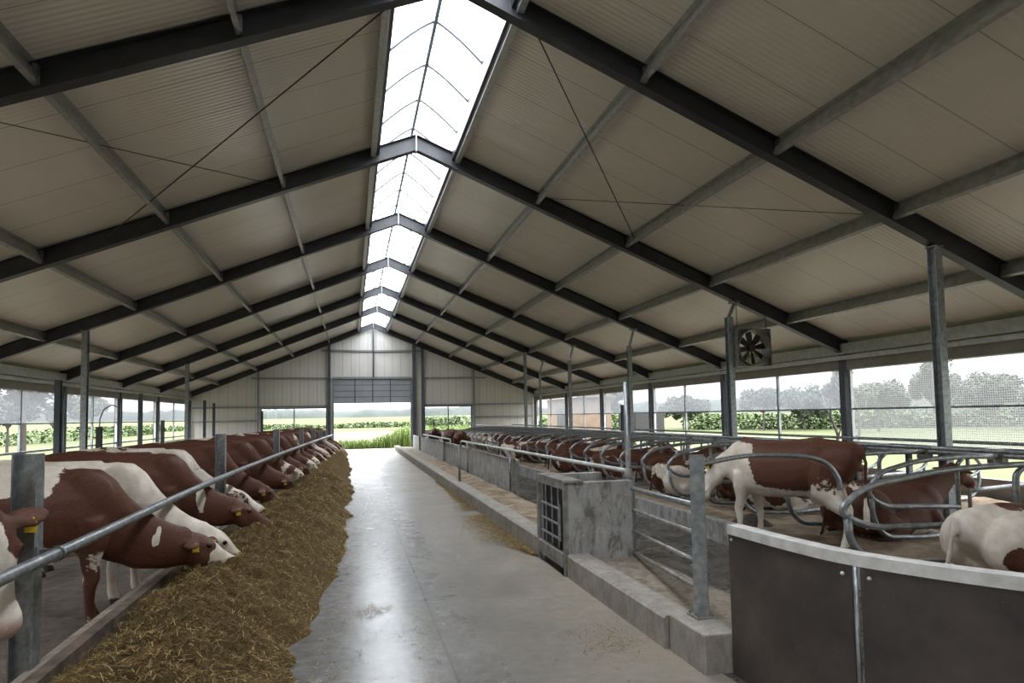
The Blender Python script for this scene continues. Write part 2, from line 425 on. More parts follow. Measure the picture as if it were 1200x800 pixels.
# gable steelwork: girts and posts, each a bar of its own
def girt(x0, x1, z, lab):
    m = MB().cbeam((x0, YG-.12, z), (x1, YG-.12, z), (0,1,0), (0,0,1), .08, .1)
    tag(m.build('girt', M['galv'], loc=((x0+x1)/2, YG-.12, z)), lab, 'steel girt', 'girts on the far gable wall')
girt(-1.75, 4.4, 6.15, 'uppermost horizontal steel girt across the far gable wall')
girt(-5.7, -1.4, 4.46, 'horizontal steel girt left of the raised door on the far gable')
girt(4.4, 8.4, 4.46, 'horizontal steel girt right of the raised door on the far gable')
girt(-8.9, -1.4, 2.76, 'steel girt running over the left window of the far gable')
girt(4.4, 11.5, 2.76, 'steel girt running over the right window of the far gable')
girt(7.6, 11.5, 1.95, 'short steel girt low on the right end of the far gable')
girt(-8.9, -5.4, 1.95, 'short steel girt low on the left end of the far gable')
def gpost(x, z0, z1, lab, w=.16, mat='blue_steel'):
    m = MB().ibeam((x, YG-.22, z0), (x, YG-.22, z1), (1,0,0), (0,1,0), w, .16)
    tag(m.build('gable_post', M[mat], loc=(x, YG-.22, z0)), lab, 'steel post', 'posts on the far gable wall')
gpost(-1.3, 0, zb(-1.3), 'blue-grey steel post at the left jamb of the far door', .18)
gpost(3.82, 0, zb(3.82), 'blue-grey steel post at the right jamb of the far door', .2)
gpost(4.34, 0, zb(4.34), 'blue-grey steel post left of the right gable window', .16)
gpost(RX, 4.5, zb(RX), 'short steel post above the raised door up to the ridge', .1)
gpost(-5.32, 0, zb(-5.32), 'steel post at the outer edge of the left gable window', .1, 'galv')
gpost(7.6, 0, zb(7.6), 'steel post at the outer edge of the right gable window', .12, 'galv')
# sectional door, raised
d = bpy.data.objects.new('door_1', None); C.objects.link(d); d.location = (1.29, YG+.02, 2.95); struct(d)
for k in range(4):
    z = 2.95 + .365*k; m = MB().box(-1.05, 3.62, YG-.02, YG+.04, z, z+.35); m.build('door_panel', M['door_panel'], d)
for x in (.22, 1.29, 2.36): MB().box(x-.03, x+.03, YG-.05, YG-.02, 2.95, 4.4).build('door_stile', M['blue_steel'], d)
for k in range(5):
    z = 2.95+.365*k-.008; MB().box(-1.05, 3.62, YG-.035, YG-.02, z-.012, z+.012).build('door_rail', M['black'], d)
for x in (-1.07, 3.64): MB().box(x-.04, x+.04, YG-.09, YG+.02, 0, 4.45).build('door_track', M['galv'], d)
MB().box(-1.1, 3.68, YG-.14, YG-.06, 4.42, 4.54).build('door_header', M['galv'], d)
# gable windows
for i, (x0, x1, z0, z1) in enumerate(((-5.2,-1.44,1.3,2.68), (4.45,7.48,1.12,2.68))):
    wd = bpy.data.objects.new('window_%d' % (i+1), None); C.objects.link(wd); wd.location = ((x0+x1)/2, YG, z0); struct(wd)
    m = MB(); t = .05
    m.box(x0,x1,YG-.03,YG+.08,z0,z0+t); m.box(x0,x1,YG-.03,YG+.08,z1-t,z1); m.box(x0,x0+t,YG-.03,YG+.08,z0+t,z1-t); m.box(x1-t,x1,YG-.03,YG+.08,z0+t,z1-t)
    m.build('window_frame', M['blue_steel'], wd)
    xm = (x0+x1)/2; MB().box(xm-.03,xm+.03,YG-.03,YG+.08,z0+t,z1-t).build('mullion', M['blue_steel'], wd)
    MB().box(x0+t,x1-t,YG+.02,YG+.026,z0+t,z1-t).build('pane', M['glass'], wd)

# portal frames
FN = ['behind the camera', 'beside the camera', 'nearest in view, crossing both upper corners', 'second in view, ending at the right wall', 'third in view', 'fourth in view', 'fifth in view', 'sixth in view', 'last, against the far gable']
for k, y in enumerate(ALLF):
    if k == 0: continue
    t = thing('portal_frame', 'dark steel portal frame, ' + FN[k], 'steel frame', (RX, y, 0), 'dark steel portal frames of the hall')
    for s in (-1, 1):
        d = Vector((s, 0, -SL)).normalized(); nrm = Vector((s*SL, 0, 1)).normalized()
        a = Vector((RX, y, zb(RX)+RD/2)); xe = RX+s*10.3
        b = Vector((xe, y, zb(xe)+RD/2))
        dz = RD*math.cos(math.atan(SL))
        # mitred at the ridge by sweeping the section vertically
        MB().ibeam(a, b, (0,1,0), (0,0,1), .17, RD, .014, .01).build('rafter', M['dark_steel'], t)
        xc = XR if s > 0 else XL
        MB().ibeam((xc-s*.02, y, -.05), (xc-s*.02, y, zb(xc)+.2), (0,1,0), (1,0,0), .19, .24, .014, .01).build('column', M['blue_steel'], t)
        MB().box(min(xe, xe+s*.12)-.01, max(xe, xe+s*.12)+.01, y-.09, y+.09, zb(xe)-.06, zb(xe)+RD).build('haunch_plate', M['dark_steel'], t)
        for hx in (2.62, 4.7, 6.76, 8.8):
            x = RX+s*hx; zz = zb(x)
            m = MB()
            for sy in (-1, 1): m.box(x-.004, x+.05, y+sy*.012, y+sy*.085, zz+.1, zz+RD-.02) if sy > 0 else m.box(x-.004, x+.05, y-.085, y-.012, zz+.1, zz+RD-.02)
            m.build('cleat', M['galv'], t)
    MB().box(RX-.015, RX+.015, y-.085, y+.085, zb(RX)-.03, zb(RX)+RD).build('apex_plate', M['galv'], t)
    if 1 < k < 8: MB().tube([(RX-.02, y-.02, zb(RX)), (RX-.03, y-.02, zb(RX)-.2)], .009, 6).build('bolt', M['galv'], t)

# purlins between the frames
BN = ['in the bay over the camera', 'in the bay nearest the camera', 'in the second bay', 'in the third bay', 'in the fourth bay', 'in the fifth bay', 'in the sixth bay', 'in the last bay']
RN = ['nearest the skylight', 'second from skylight', 'third from skylight', 'fourth from skylight']
for k in range(1, 8):
    ya, yb_ = ALLF[k]+.012, ALLF[k+1]-.012
    for s in (-1, 1):
        for j, hx in enumerate((2.62, 4.7, 6.76, 8.8)):
            x = RX+s*hx; z = zr(x)-.135
            nrm = Vector((s*SL, 0, 1)).normalized(); d = Vector((s, 0, -SL)).normalized()
            m = MB(); h = .115
            # zed section
            pr = [(-.065,h-.006),(0-.003,h-.006),(-.003,-h),(.065,-h),(.065,-h+.02),(.06,-h+.02),(.06,-h+.006),(.003,-h+.006),(.003,h),(-.065,h)]
            m.prism(pr, (x, ya, z), (x, yb_, z), d, nrm)
            o = m.build('purlin', M['purlin_zinc'], loc=(x, (ya+yb_)/2, z))
            tag(o, 'galvanised purlin on the %s slope, %s, %s' % ('left' if s < 0 else 'right', RN[j], BN[k-1]), 'purlin', 'galvanised roof purlins')
# eave beams
for s, nm in ((-1,'left'), (1,'right')):
    x = (XL+.16) if s < 0 else (XR-.16)
    m = MB().cbeam((x, Y0, 3.47), (x, YG-.1, 3.47), (s,0,0), (0,0,1), .07, .26); m.box(x-.05, x+.05, Y0, YG-.1, 3.2, 3.3)
    tag(m.build('eave_beam', M['galv_pale'], loc=(x, 18, 3.47)), 'pale galvanised eave beam along the top of the %s side wall' % nm, 'eave beam')

# skylight along the ridge
t = thing('ridge_skylight', 'long arched translucent ridge skylight with grey curved bars', 'skylight', (RX, 18, 7.7))
zq = zr(RX+.88)+.10; zt = 8.35
for s in (-1, 1):
    x = RX+s*.82; z = zr(x)
    m = MB(); m.box(min(x, x+s*.1), max(x, x+s*.1), Y0, YG, z-.22, z+.16); m.build('side_channel', M['galv_pale'], t)
    m = MB(); xx = x - s*.07; m.box(min(xx, xx+s*.05), max(xx, xx+s*.05), Y0, YG, z-.16, z+.2); m.build('glazing_channel', M['dark_steel'], t)
    m = MB(); n = 6; P = []
    for i in range(n+1):
        u = i/n; P.append((RX+s*.8*(1-u), zq+.06+(zt-zq-.06)*math.sin(u*math.pi/2)*(.35)+ (zt-zq-.06)*u*.65))
    rings = [[(px,Y0,pz),(px,YG,pz),(px,YG,pz+.012),(px,Y0,pz+.012)] for px, pz in P]
    m.loft(rings); m.build('pane', M['poly'], t)
    k = 0; y = FY[0]-5.2+.65
    while y < YG:
        MB().tube([(px, y, pz-.02) for px, pz in P], .022, 6).build('glazing_bar', M['blue_steel'], t); y += 1.3
MB().box(RX-.028, RX+.028, Y0, YG, zt-.08, zt-.01).build('ridge_bar', M['blue_steel'], t)
m = MB(); pr = [(RX-.9,zr(RX-.9)),(RX+.9,zr(RX+.9)),(RX,zt+.03)]
m.loft([[(a,YG,z) for a,z in pr],[(a,YG+.1,z) for a,z in pr]]); m.build('end_panel', M['gable_panel'], t)

# wind-bracing rods under the roof in the first bay
def rod(a, b, lab, r=.011):
    m = MB().tube([a, b], r, 6); tag(m.build('bracing_rod', M['cable'], loc=a), lab, 'bracing rod', 'roof bracing rods')
rod((.45,7.99,7.2), (-4.35,13.05,5.42), 'dark bracing rod slanting down under the left roof slope from near the skylight')
rod((2.45,7.99,7.12), (6.3,13.05,5.7), 'dark bracing rod slanting down under the right roof slope from near the skylight')
rod((-4.35,7.99,5.42), (-1.4,13.05,6.6), 'thin bracing rod rising across the left roof slope', .007)
rod((8.2,7.99,4.98), (3.9,13.05,6.7), 'thin bracing rod rising across the right roof slope', .006)

# side windows with windbreak netting, one per bay
wi = 3
for s in (-1, 1):
    x = XR if s > 0 else XL
    for k in range(0, 8):
        ya, yb_ = ALLF[k]+.12, ALLF[k+1]-.12
        if s < 0 and k < 2: continue
        ob = bpy.data.objects.new('window_%d' % wi, None); wi += 1; C.objects.link(ob); ob.location = (x, (ya+yb_)/2, 1.2); struct(ob)
        def bx(nm, mat, dx0, dx1, y0, y1, z0, z1):
            xa, xb = sorted((x+s*dx0, x+s*dx1)); MB().box(xa, xb, y0, y1, z0, z1).build(nm, mat, ob)
        bx('roller_casing', M['casing'], -.10, .10, ya, yb_, 2.97, 3.26)
        bx('sill_rail', M['galv'], -.03, .03, ya, yb_, 1.17, 1.23)
        bx('middle_rail', M['galv'], -.02, .02, ya, yb_, 1.99, 2.03)
        ym = (ya+yb_)/2
        bx('mullion', M['galv'], -.03, .03, ym-.035, ym+.035, .62, 2.97)
        for yy in (ya, yb_): bx('side_guide', M['galv_pale'], -.03, .05, yy-.03, yy+.03, .62, 2.97)
        if s > 0 and k <= 2: bx('netting', M['coarse_netting'], .07, .072, ya, yb_, 1.2, 2.97)
        else:
            bx('netting', M['netting'], .07, .072, ya, yb_, 2.0, 2.97)

# ------------------------------------------------------------------ inner posts carrying the rafters
def hallpost(x, y, z1, lab, arm=True, w=.11):
    t = thing('stall_post', lab, 'post', (x, y, 0), 'galvanised posts under the rafters')
    zt = zb(x)
    if arm:
        MB().ibeam((x,y,-.02), (x,y,z1), (1,0,0), (0,1,0), w, w+.02, .01, .008).build('shaft', M['galv'], t)
        MB().tube([(x,y,z1-.25), (x,y,z1), (x+.16,y,zb(x+.16)-.02)], .045, 8).build('arm', M['galv'], t)
        MB().box(x+.05, x+.27, y-.07, y+.07, zb(x+.16)-.03, zb(x+.16)+.03).build('head_plate', M['galv'], t)
    else:
        MB().ibeam((x,y,-.02), (x,y,zt-.015), (1,0,0), (0,1,0), w, w+.02, .01, .008).build('shaft', M['galv'], t)
        MB().box(x-.09, x+.09, y-.08, y+.08, zt-.015, zt+.01).build('head_plate', M['galv'], t)
hallpost(8.82, 7.92, 4.5, 'tall galvanised post under the nearest rafter, in front of the right wall', False, .13)
hallpost(8.55, 13.12, 4.2, 'galvanised post with bent top beside the fan on the right', True, .13)
hallpost(8.4, 18.32, 4.1, 'galvanised post with bent top, next one past the fan post')
hallpost(8.25, 23.52, 4.1, 'galvanised post with bent top, second one past the fan post')
hallpost(8.6, 28.72, 4.0, 'galvanised post with bent top, third one past the fan post', True, .09)
hallpost(7.85, 28.6, 4.1, 'slim galvanised post right of the right gable window', False, .12)
hallpost(-6.55, 18.32, 4.1, 'galvanised post under the left rafters nearest the camera', False, .13)
hallpost(-6.55, 28.72, 4.1, 'galvanised post under the left rafters farther back', False, .13)
# shorter free-standing stall posts on the left and the pole on the right
def shortpost(x, y, h, lab, w=.07, curl=False):
    t = thing('fence_post', lab, 'post', (x, y, 0), 'free-standing steel stall posts')
    MB().ibeam((x,y,-.02), (x,y,h), (1,0,0), (0,1,0), w*1.5, w*1.5, .008, .006).build('shaft', M['blue_steel'], t)
    MB().box(x-.08, x+.08, y-.08, y+.08, -.02, .012).build('base_plate', M['galv'], t)
    if curl: MB().tube([(x,y,h-.1),(x+.01,y,h+.2),(x+.1,y,h+.45),(x+.28,y,h+.56),(x+.42,y,h+.5)], .018, 7).build('bent_pipe', M['galv'], t)
shortpost(-6.45, 13.4, 1.85, 'short dark stall post before the left windows, nearest the camera')
shortpost(-6.5, 16.7, 3.0, 'tall dark stall post left of the pale hall post on the left', .08)
shortpost(-6.3, 18.6, 1.9, 'short dark stall post with a curled pipe on top', .08, True)
shortpost(-6.5, 22.6, 2.9, 'tall dark stall post behind the curled pipe post on the left')
shortpost(-6.3, 24.3, 2.05, 'short dark stall post before the third left window')
shortpost(-6.2, 30.3, 2.9, 'tall dark stall post near the far left corner')
shortpost(-6.0, 31.2, 2.8, 'dark stall post close to the far left corner wall')
shortpost(-4.0, 31.5, 2.4, 'dark stall post standing before the pale left gable panels', .06)
shortpost(9.0, 20.3, 2.3, 'short dark stall post before the right windows past the fan')

# ------------------------------------------------------------------ fan
t = thing('barn_fan', 'square grey ventilation fan hung from the roof beside the right post', 'fan', (9.03, 13.0, 3.03))
fx, fy, fz, hs = 9.06, 13.0, 3.47, .44
m = MB(); n = 32; ro = .395
outer, = [[]]
for yy in (fy-.02,):
    pass
def ringface(yv, m):
    vs = []; fs = []
    for i in range(n):
        a = 2*math.pi*(i+.5)/n; c, s_ = math.cos(a), math.sin(a); k = 1/max(abs(c), abs(s_))
        vs.append((fx+ro*c, yv, fz+ro*s_)); vs.append((fx+hs*c*k, yv, fz+hs*s_*k))
    for i in range(n):
        j = (i+1) % n; fs.append((2*i, 2*i+1, 2*j+1, 2*j))
    m.add(vs, fs)
ringface(fy, m); ringface(fy+.012, m)
b0 = 0
for i in range(n):
    j = (i+1) % n
    m.f.append((2*i, 2*j, 2*n+2*j, 2*n+2*i)); m.m.append(0)
    m.f.append((2*i+1, 2*n+2*i+1, 2*n+2*j+1, 2*j+1)); m.m.append(0)
for (a0,a1,b0_,b1) in ((fx-hs,fx+hs,fz-hs,fz-hs+.012),(fx-hs,fx+hs,fz+hs-.012,fz+hs),(fx-hs,fx-hs+.012,fz-hs,fz+hs),(fx+hs-.012,fx+hs,fz-hs,fz+hs)):
    m.box(a0,a1,fy-.10,fy+.06,b0_,b1)
m.build('housing', M['dirty_galv'], t)
m = MB(); rings = []
for yy, rr in ((fy-.14,.42),(fy,.395),(fy+.18,.395),(fy+.18,.405),(fy,.405),(fy-.13,.43)):
    rings.append([(fx+rr*math.cos(2*math.pi*i/32), yy, fz+rr*math.sin(2*math.pi*i/32)) for i in range(32)])
m.loft(rings + [rings[0]], cap=False); smooth_angle(m.build('shroud', M['dirty_galv'], t))
for k in range(8):
    a = 2*math.pi*k/8 + .15; rot = Matrix.Rotation(-a, 3, 'Y')
    m = MB(); rg = []
    for u, wd, tw in ((.07,.035,.6),(.18,.06,.5),(.3,.075,.4),(.375,.06,.35)):
        rg.append([Vector((fx, fy+.05, fz)) + rot @ Vector((u, sgn2*wd*math.sin(tw), sgn*wd*math.cos(tw))) for sgn, sgn2 in ((-1,-1),(-1,-.85),(1,1),(1,.85))])
    m.loft(rg); m.build('blade', M['black'], t)
m = MB().tube([(fx,fy-.02,fz),(fx,fy+.12,fz)], .085, 16); m.build('hub', M['black'], t)
m = MB()
for a in (.5, 2.6, 4.7): m.tube([(fx+.05*math.cos(a),fy+.13,fz+.05*math.sin(a)),(fx+.41*math.cos(a),fy+.15,fz+.41*math.sin(a))], .012, 6)
m.tube([(fx,fy+.12,fz),(fx,fy+.28,fz)], .075, 12); m.build('motor_mount', M['dirty_galv'], t)
for sx_ in (-.38, .38):
    x = fx+sx_; MB().tube([(x,fy,fz+hs-.02),(x,fy,zr(x)-.02)], .008, 6).build('hanger', M['cable'], t)

# ------------------------------------------------------------------ left: feed fence
def fpath(off, z, ys): return [(FX(y)+off, y, z+.035*min(1,max(0,(y-6)/3))) for y in ys]
ys = [1.2, 3, 4.5, 6, 8, 10, 12, 14, 16, 18, 20, 22, 24, 26, 28, 30, 32, 34, 36]
t = thing('feed_rail', 'long galvanised pipe rail along the feed fence on the left', 'rail', (FX(6), 6, 1.07))
m = MB().tube(fpath(.03, 1.085, ys), .042, 12); m.build('pipe', M['galv'], t, True)
t2 = None
FPY = [5.25, 11.7, 18.3, 24.2, 28.6, 32.0, 35.0]
FPL = ['nearest the camera, at the lower left corner', 'second from the camera, before the brown feeding cow', 'third from the camera', 'fourth from the camera', 'fifth from the camera', 'sixth from the camera', 'farthest from the camera']
for k, y in enumerate(FPY):
    x = FX(y)-.17
    t = thing('feed_fence_post', 'galvanised I-beam post of the feed fence, ' + FPL[k], 'post', (x, y, 0), 'feed fence posts')
    MB().ibeam((x,y,-.02), (x,y,1.79-.012*k*k), (0,1,0), (1,0,0), .13, .15, .012, .009).build('shaft', M['galv'], t)
    m = MB().box(x+.07, x+.20, y-.012, y+.002, 1.02, 1.12); m.box(x+.065, x+.085, y-.05, y+.05, 1.0, 1.14); m.build('bracket', M['galv'], t)
    m = MB()
    cx, cz = FX(y)+.03, 1.085+.035*min(1,max(0,(y-6)/3))
    for dy in (-.02,):
        m.tube([(cx+.05*math.cos(a), y+dy, cz+.05*math.sin(a)) for a in [math.pi*2*i/16 for i in range(17)]], .007, 6)
    m.build('pipe_clamp', M['galv'], t)
    m = MB()
    for zz in (1.03, 1.11): m.tube([(x+.06,y+.035,zz),(x+.10,y+.035,zz)], .014, 6)
    m.build('bolt', M['galv'], t)
# board kerb in front of the cows
t = thing('feed_kerb', 'weathered dark kerb of stacked planks between the cows and the feed', 'kerb', (FX(6), 6, 0))
for k, (z0, z1, o) in enumerate(((0,.17,.12),(.18,.35,.09))):
    m = MB(); rings = []
    for y in ys: rings.append([(FX(y)+o-.10,y,z0),(FX(y)+o,y,z0),(FX(y)+o,y,z1),(FX(y)+o-.10,y,z1)])
    m.loft(rings); m.build('plank', M['wood'], t)
m = MB(); rings = []
for y in ys: rings.append([(FX(y)-.14,y,0),(FX(y)-.01,y,0),(FX(y)-.01,y,.33),(FX(y)-.14,y,.30)])
m.loft(rings); m.build('footing', M['soiled_concrete'], t)

# silage windrow
def silage():
    Y = []; y = 1.5
    while y < 38.6: Y.append(y); y += .022 + .0035*max(0, y-4)
    nx = 90; verts = []; 
    for y in Y:
        xl = FX(y)+.13
        xr = -.42 + .38*min(1, max(0,(y-5.5)/6)) - .35*max(0,(y-26)/13) + .16*mnoise.noise((y*.9, 1.7, 0)) + .09*mnoise.noise((y*2.9, 5, 0))
        xr = max(xr, xl+.75)
        crest = .40*(1-.1*max(0,(y-25)/14)); endf = min(1, (38.6-y)/1.0)
        for i in range(nx):
            u = i/(nx-1); x = xl + (xr-xl)*u
            prof = (.62+.38*math.sin(min(1,u/.45)*math.pi/2)) if u < .45 else math.cos((u-.45)/.55*math.pi/2)**1.15
            h = crest*prof*endf
            edge = min(1, (1-u)*5)
            p = Vector((x*1.0, y*1.0, 0))
            rd = 1-2*abs(mnoise.noise(p*4.2+Vector((7,2,0))))
            h += edge*prof*(.15*mnoise.noise(p*1.9) + .075*rd + .07*mnoise.noise(p*8.5+Vector((3,1,0))) + .045*mnoise.noise(p*17) + .03*mnoise.noise(p*36))
            verts.append((x, y, max(h, .004) if i < nx-1 else 0))
    fs = [(k*nx+i, k*nx+i+1, (k+1)*nx+i+1, (k+1)*nx+i) for k in range(len(Y)-1) for i in range(nx-1)]
    m = MB(); m.add(verts, fs)
    # loose strands lying on the heap
    nY = len(Y); import bisect
    for q in range(42000):
        yy = 2.6 + (rnd.random()**2.0)*17
        k = min(bisect.bisect(Y, yy), nY-2); i = min(nx-2, int(rnd.random()*nx))
        P = Vector(verts[k*nx+i]); a = rnd.random()*math.pi*2; L = rnd.uniform(.015,.06)*(1+max(0,yy-6)*.06); wv = rnd.uniform(.0012,.003)*(1+max(0,yy-6)*.12)
        d = Vector((math.cos(a), math.sin(a), rnd.uniform(-.25,.5))).normalized(); sd = d.cross(Vector((0,0,1))).normalized()*wv
        P = P + Vector((0,0,rnd.uniform(.002,.014))); mid = P + Vector((0,0,rnd.uniform(-.004,.012)))
        m.add([P-d*L-sd, P-d*L+sd, mid+sd, mid-sd, P+d*L+sd+Vector((0,0,-.01)), P+d*L-sd+Vector((0,0,-.01))], [(0,1,2,3),(3,2,4,5)], 1)
    o = m.build('silage', [M['silage'], M['strand']], loc=(-1.2, 10, 0)); o.data.polygons.foreach_set('use_smooth', [True]*len(o.data.polygons))
    tag(o, 'long heap of golden-brown chopped silage lying in front of the feeding cows', 'silage', None, 'stuff')
silage()
# litter of straw on the aisle floor
def litter():
    m = MB()
    def strand(x, y, z=.003, s=1):
        a = rnd.random()*math.pi*2; L = rnd.uniform(.008,.035)*s; wv = rnd.uniform(.0012,.003)*s
        d = Vector((math.cos(a), math.sin(a), 0)); sd = Vector((-math.sin(a), math.cos(a), 0))*wv; P = Vector((x,y,z+rnd.uniform(0,.006)))
        m.add([P-d*L-sd, P-d*L+sd, P+sd+Vector((0,0,.004)), P-sd+Vector((0,0,.004)), P+d*L+sd, P+d*L-sd], [(0,1,2,3),(3,2,4,5)])
    for q in range(17000):        # strip beside the right kerb
        y = 8.85+11*rnd.random()**1.25; wd = (.40*math.exp(-((y-11)/4)**2)+.06)*min(1, .12+(y-8.85)/1.6)
        if mnoise.noise((y*.8,3,0)) < -.25: continue
        strand(2.57-abs(rnd.gauss(0, wd*.55)), y, .003+rnd.random()*.03, 1.25)
    for q in range(1800):        # edge of the heap
        y = 3+rnd.random()**1.5*22; strand(-.35+min(.3,max(0,(y-5.5)/20))+abs(rnd.gauss(0,.22)), y, .003, 1.1)
    for q in range(900): strand(rnd.uniform(-.2,2.5), 3.2+rnd.random()**1.4*16, .003, .9)
    for q in range(160): strand(.22+rnd.gauss(0,.09), 6.9+rnd.gauss(0,.12), .004, 1.1)
    for q in range(260):
        y = rnd.uniform(4.2,6.8); strand(.62+(6.8-y)*.0+rnd.gauss(0,.10), y, .004, 1.0)
    for q in range(350): strand(2.2+rnd.gauss(0,.18), 5.4+rnd.gauss(0,.25), .003, .9)
    o = m.build('straw_litter', M['strand']); tag(o, 'loose straw bits strewn over the grey concrete aisle', 'straw', None, 'stuff')
litter()

# ------------------------------------------------------------------ right: kerb, ledge, alley, walls
def kerb(y0, y1, z, lab, x0=2.57, x1=2.86):
    n = max(2, int((y1-y0)/.5)); m = MB(); rings = []
    for i in range(n+1):
        y = y0+(y1-y0)*i/n; j = .006*mnoise.noise((y*2,0,1))
        rings.append([(x0+j,y,-.05),(x1,y,-.05),(x1,y,z-.015),(x1-.02,y,z+j),(x0+.025+j,y,z+j),(x0+j,y,z-.025)])
    m.loft(rings); tag(m.build('concrete_kerb', M['concrete'], loc=(2.7,(y0+y1)/2,0)), lab, 'kerb', 'concrete kerbs along the right of the aisle')
kerb(5.06, 7.58, .28, 'dusty concrete kerb below the pipe gate, in front of the trough pen')
kerb(8.84, 17.2, .28, 'long concrete kerb just past the grille gate')
kerb(17.25, 27.0, .28, 'middle length of concrete kerb before the low walls')
kerb(27.05, 40.2, .28, 'farthest length of concrete kerb reaching the door')
m = MB().box(2.60, 2.93, 4.47, 5.03, -.05, .30)
o = m.build('kerb_block', M['concrete'], loc=(2.76,4.7,0)); bv = o.modifiers.new('b','BEVEL'); bv.width=.012; bv.segments=2
tag(o, 'concrete end block of the kerb carrying the square gate post', 'kerb block')
m = MB()
m.box(2.87, 3.62, 4.3, 40.0, -.05, .19); o = m.build('concrete_ledge', M['soiled_concrete'], loc=(3.2,20,0)); tag(o, 'soiled concrete ledge behind the right kerb', 'ledge')
# sediment on the ledge
m = MB(); vs = []; NX, NY = 12, 300
for j in range(NY):
    for i in range(NX):
        y = 8.95+ (j/NY)*18; x = 2.88+.72*i/(NX-1)
        vs.append((x, y, .195+max(0,.07*mnoise.noise((x*3,y*1.4,0))+.03*mnoise.noise((x*9,y*8,2)))))
m.add(vs, [(j*NX+i, j*NX+i+1, (j+1)*NX+i+1, (j+1)*NX+i) for j in range(NY-1) for i in range(NX-1)])
tag(m.build('sawdust_spill', M['bedding'], smooth=True), 'brown sawdust and dirt lying along the ledge beside the low walls', 'sawdust', None, 'stuff')

# concrete water-trough pen with grille gate
t = thing('trough_pen', 'open concrete pen with a black grille gate standing in the kerb line', 'pen', (3.0, 8.2, 0))
m = MB().box(2.60, 3.47, 7.60, 7.72, 0, 1.15); o = m.build('front_wall', M['concrete_wall'], t); bv = o.modifiers.new('b','BEVEL'); bv.width=.01; bv.segments=2
m = MB().box(2.60, 3.50, 8.68, 8.80, 0, 1.16); o = m.build('rear_wall', M['concrete_wall'], t); bv = o.modifiers.new('b','BEVEL'); bv.width=.01; bv.segments=2
m = MB().box(2.74, 3.45, 7.72, 8.68, .0, .22); m.build('pen_floor', M['soiled_concrete'], t)
g = MB()
gx0, gx1 = 2.555, 2.605
g.box(gx0, gx1, 7.59, 7.67, .0, 1.17); g.box(gx0, gx1, 8.73, 8.81, .0, 1.17); g.box(gx0, gx1, 7.67, 8.73, 1.06, 1.17); g.box(gx0-.015, gx1, 7.67, 8.73, .10, .27)
g.box(gx0-.02, 2.80, 7.56, 7.60, 1.15, 1.165); g.box(2.55, 2.80, 7.60, 8.80, 1.165, 1.175)
gate = g.build('grille_gate', M['dirty_galv'], t)
m = MB().box(2.61, 2.63, 7.67, 8.73, .27, 1.06); m.build('backing_sheet', M['black'], gate)
gl = gate
def kid(mb, nm, mat):
    off = Vector(t.location); mb.v = [(p[0]-off.x,p[1]-off.y,p[2]-off.z) for p in mb.v]
    o = bpy.data.objects.new(nm, mb.mesh(nm, mat)); C.objects.link(o); o.parent = gate; return o
for c in list(gate.children):
    for v in c.data.vertices: v.co -= Vector(t.location)
for yy in (7.93, 8.2, 8.47): kid(MB().tube([(2.585,yy,.27),(2.585,yy,1.06)], .012, 6), 'bar', M['galv'])
for zz in (.42, .60, .80): kid(MB().tube([(2.565,7.80,zz),(2.565,8.62,zz)], .016, 6), 'bar', M['galv'])
kid(MB().tube([(2.56,7.80,.40),(2.56,7.80,.86)], .016, 6), 'latch_bar', M['galv'])

# pole, gate pipes, square gate post
t = thing('gate_pole', 'slender tall galvanised pole at the corner of the trough pen', 'pole', (3.56, 7.9, .19))
MB().tube([(3.56,7.9,.19),(3.56,7.9,2.42)], .035, 12).build('shaft', M['galv'], t, True)
m = MB().box(3.50, 3.62, 7.84, 7.96, .19, 1.18); m.build('sleeve', M['galv'], t)
MB().tube([(3.56,7.9,1.05),(3.56,7.9,1.28)], .05, 12).build('collar', M['dirty_galv'], t, True)
t = thing('pipe_gate', 'four-bar galvanised pipe gate between the tall pole and the square post', 'gate', (3.2, 6.4, .2))
for za, zb_, r in ((1.03,1.20,.027),(.76,.96,.022),(.49,.72,.022),(.22,.50,.022)):
    MB().tube([(3.53,7.83,za),(2.87,4.98,zb_)], r, 10).build('bar', M['galv'] if za > .9 else M['dirty_galv'], t, True)
MB().box(3.50, 3.56, 7.80, 7.86, .17, 1.1).build('hinge_stile', M['galv'], t)
t = thing('gate_post', 'square galvanised gate post standing on the kerb end block', 'post', (2.83, 4.89, .3))
m = MB().ibeam((2.83,4.89,.3),(2.83,4.89,1.64),(.83,-.55,0),(.55,.83,0),.115,.115,.01,.01); m.build('shaft', M['galv'], t)
MB().box(2.74, 2.92, 4.80, 4.98, .30, .315).build('base_plate', M['dirty_galv'], t)
m = MB()
for dx, dy in ((-.07,-.07),(.07,-.07),(-.07,.07),(.07,.07)): m.tube([(2.83+dx,4.89+dy,.31),(2.83+dx,4.89+dy,.335)], .012, 6)
m.build('bolt', M['galv'], t)

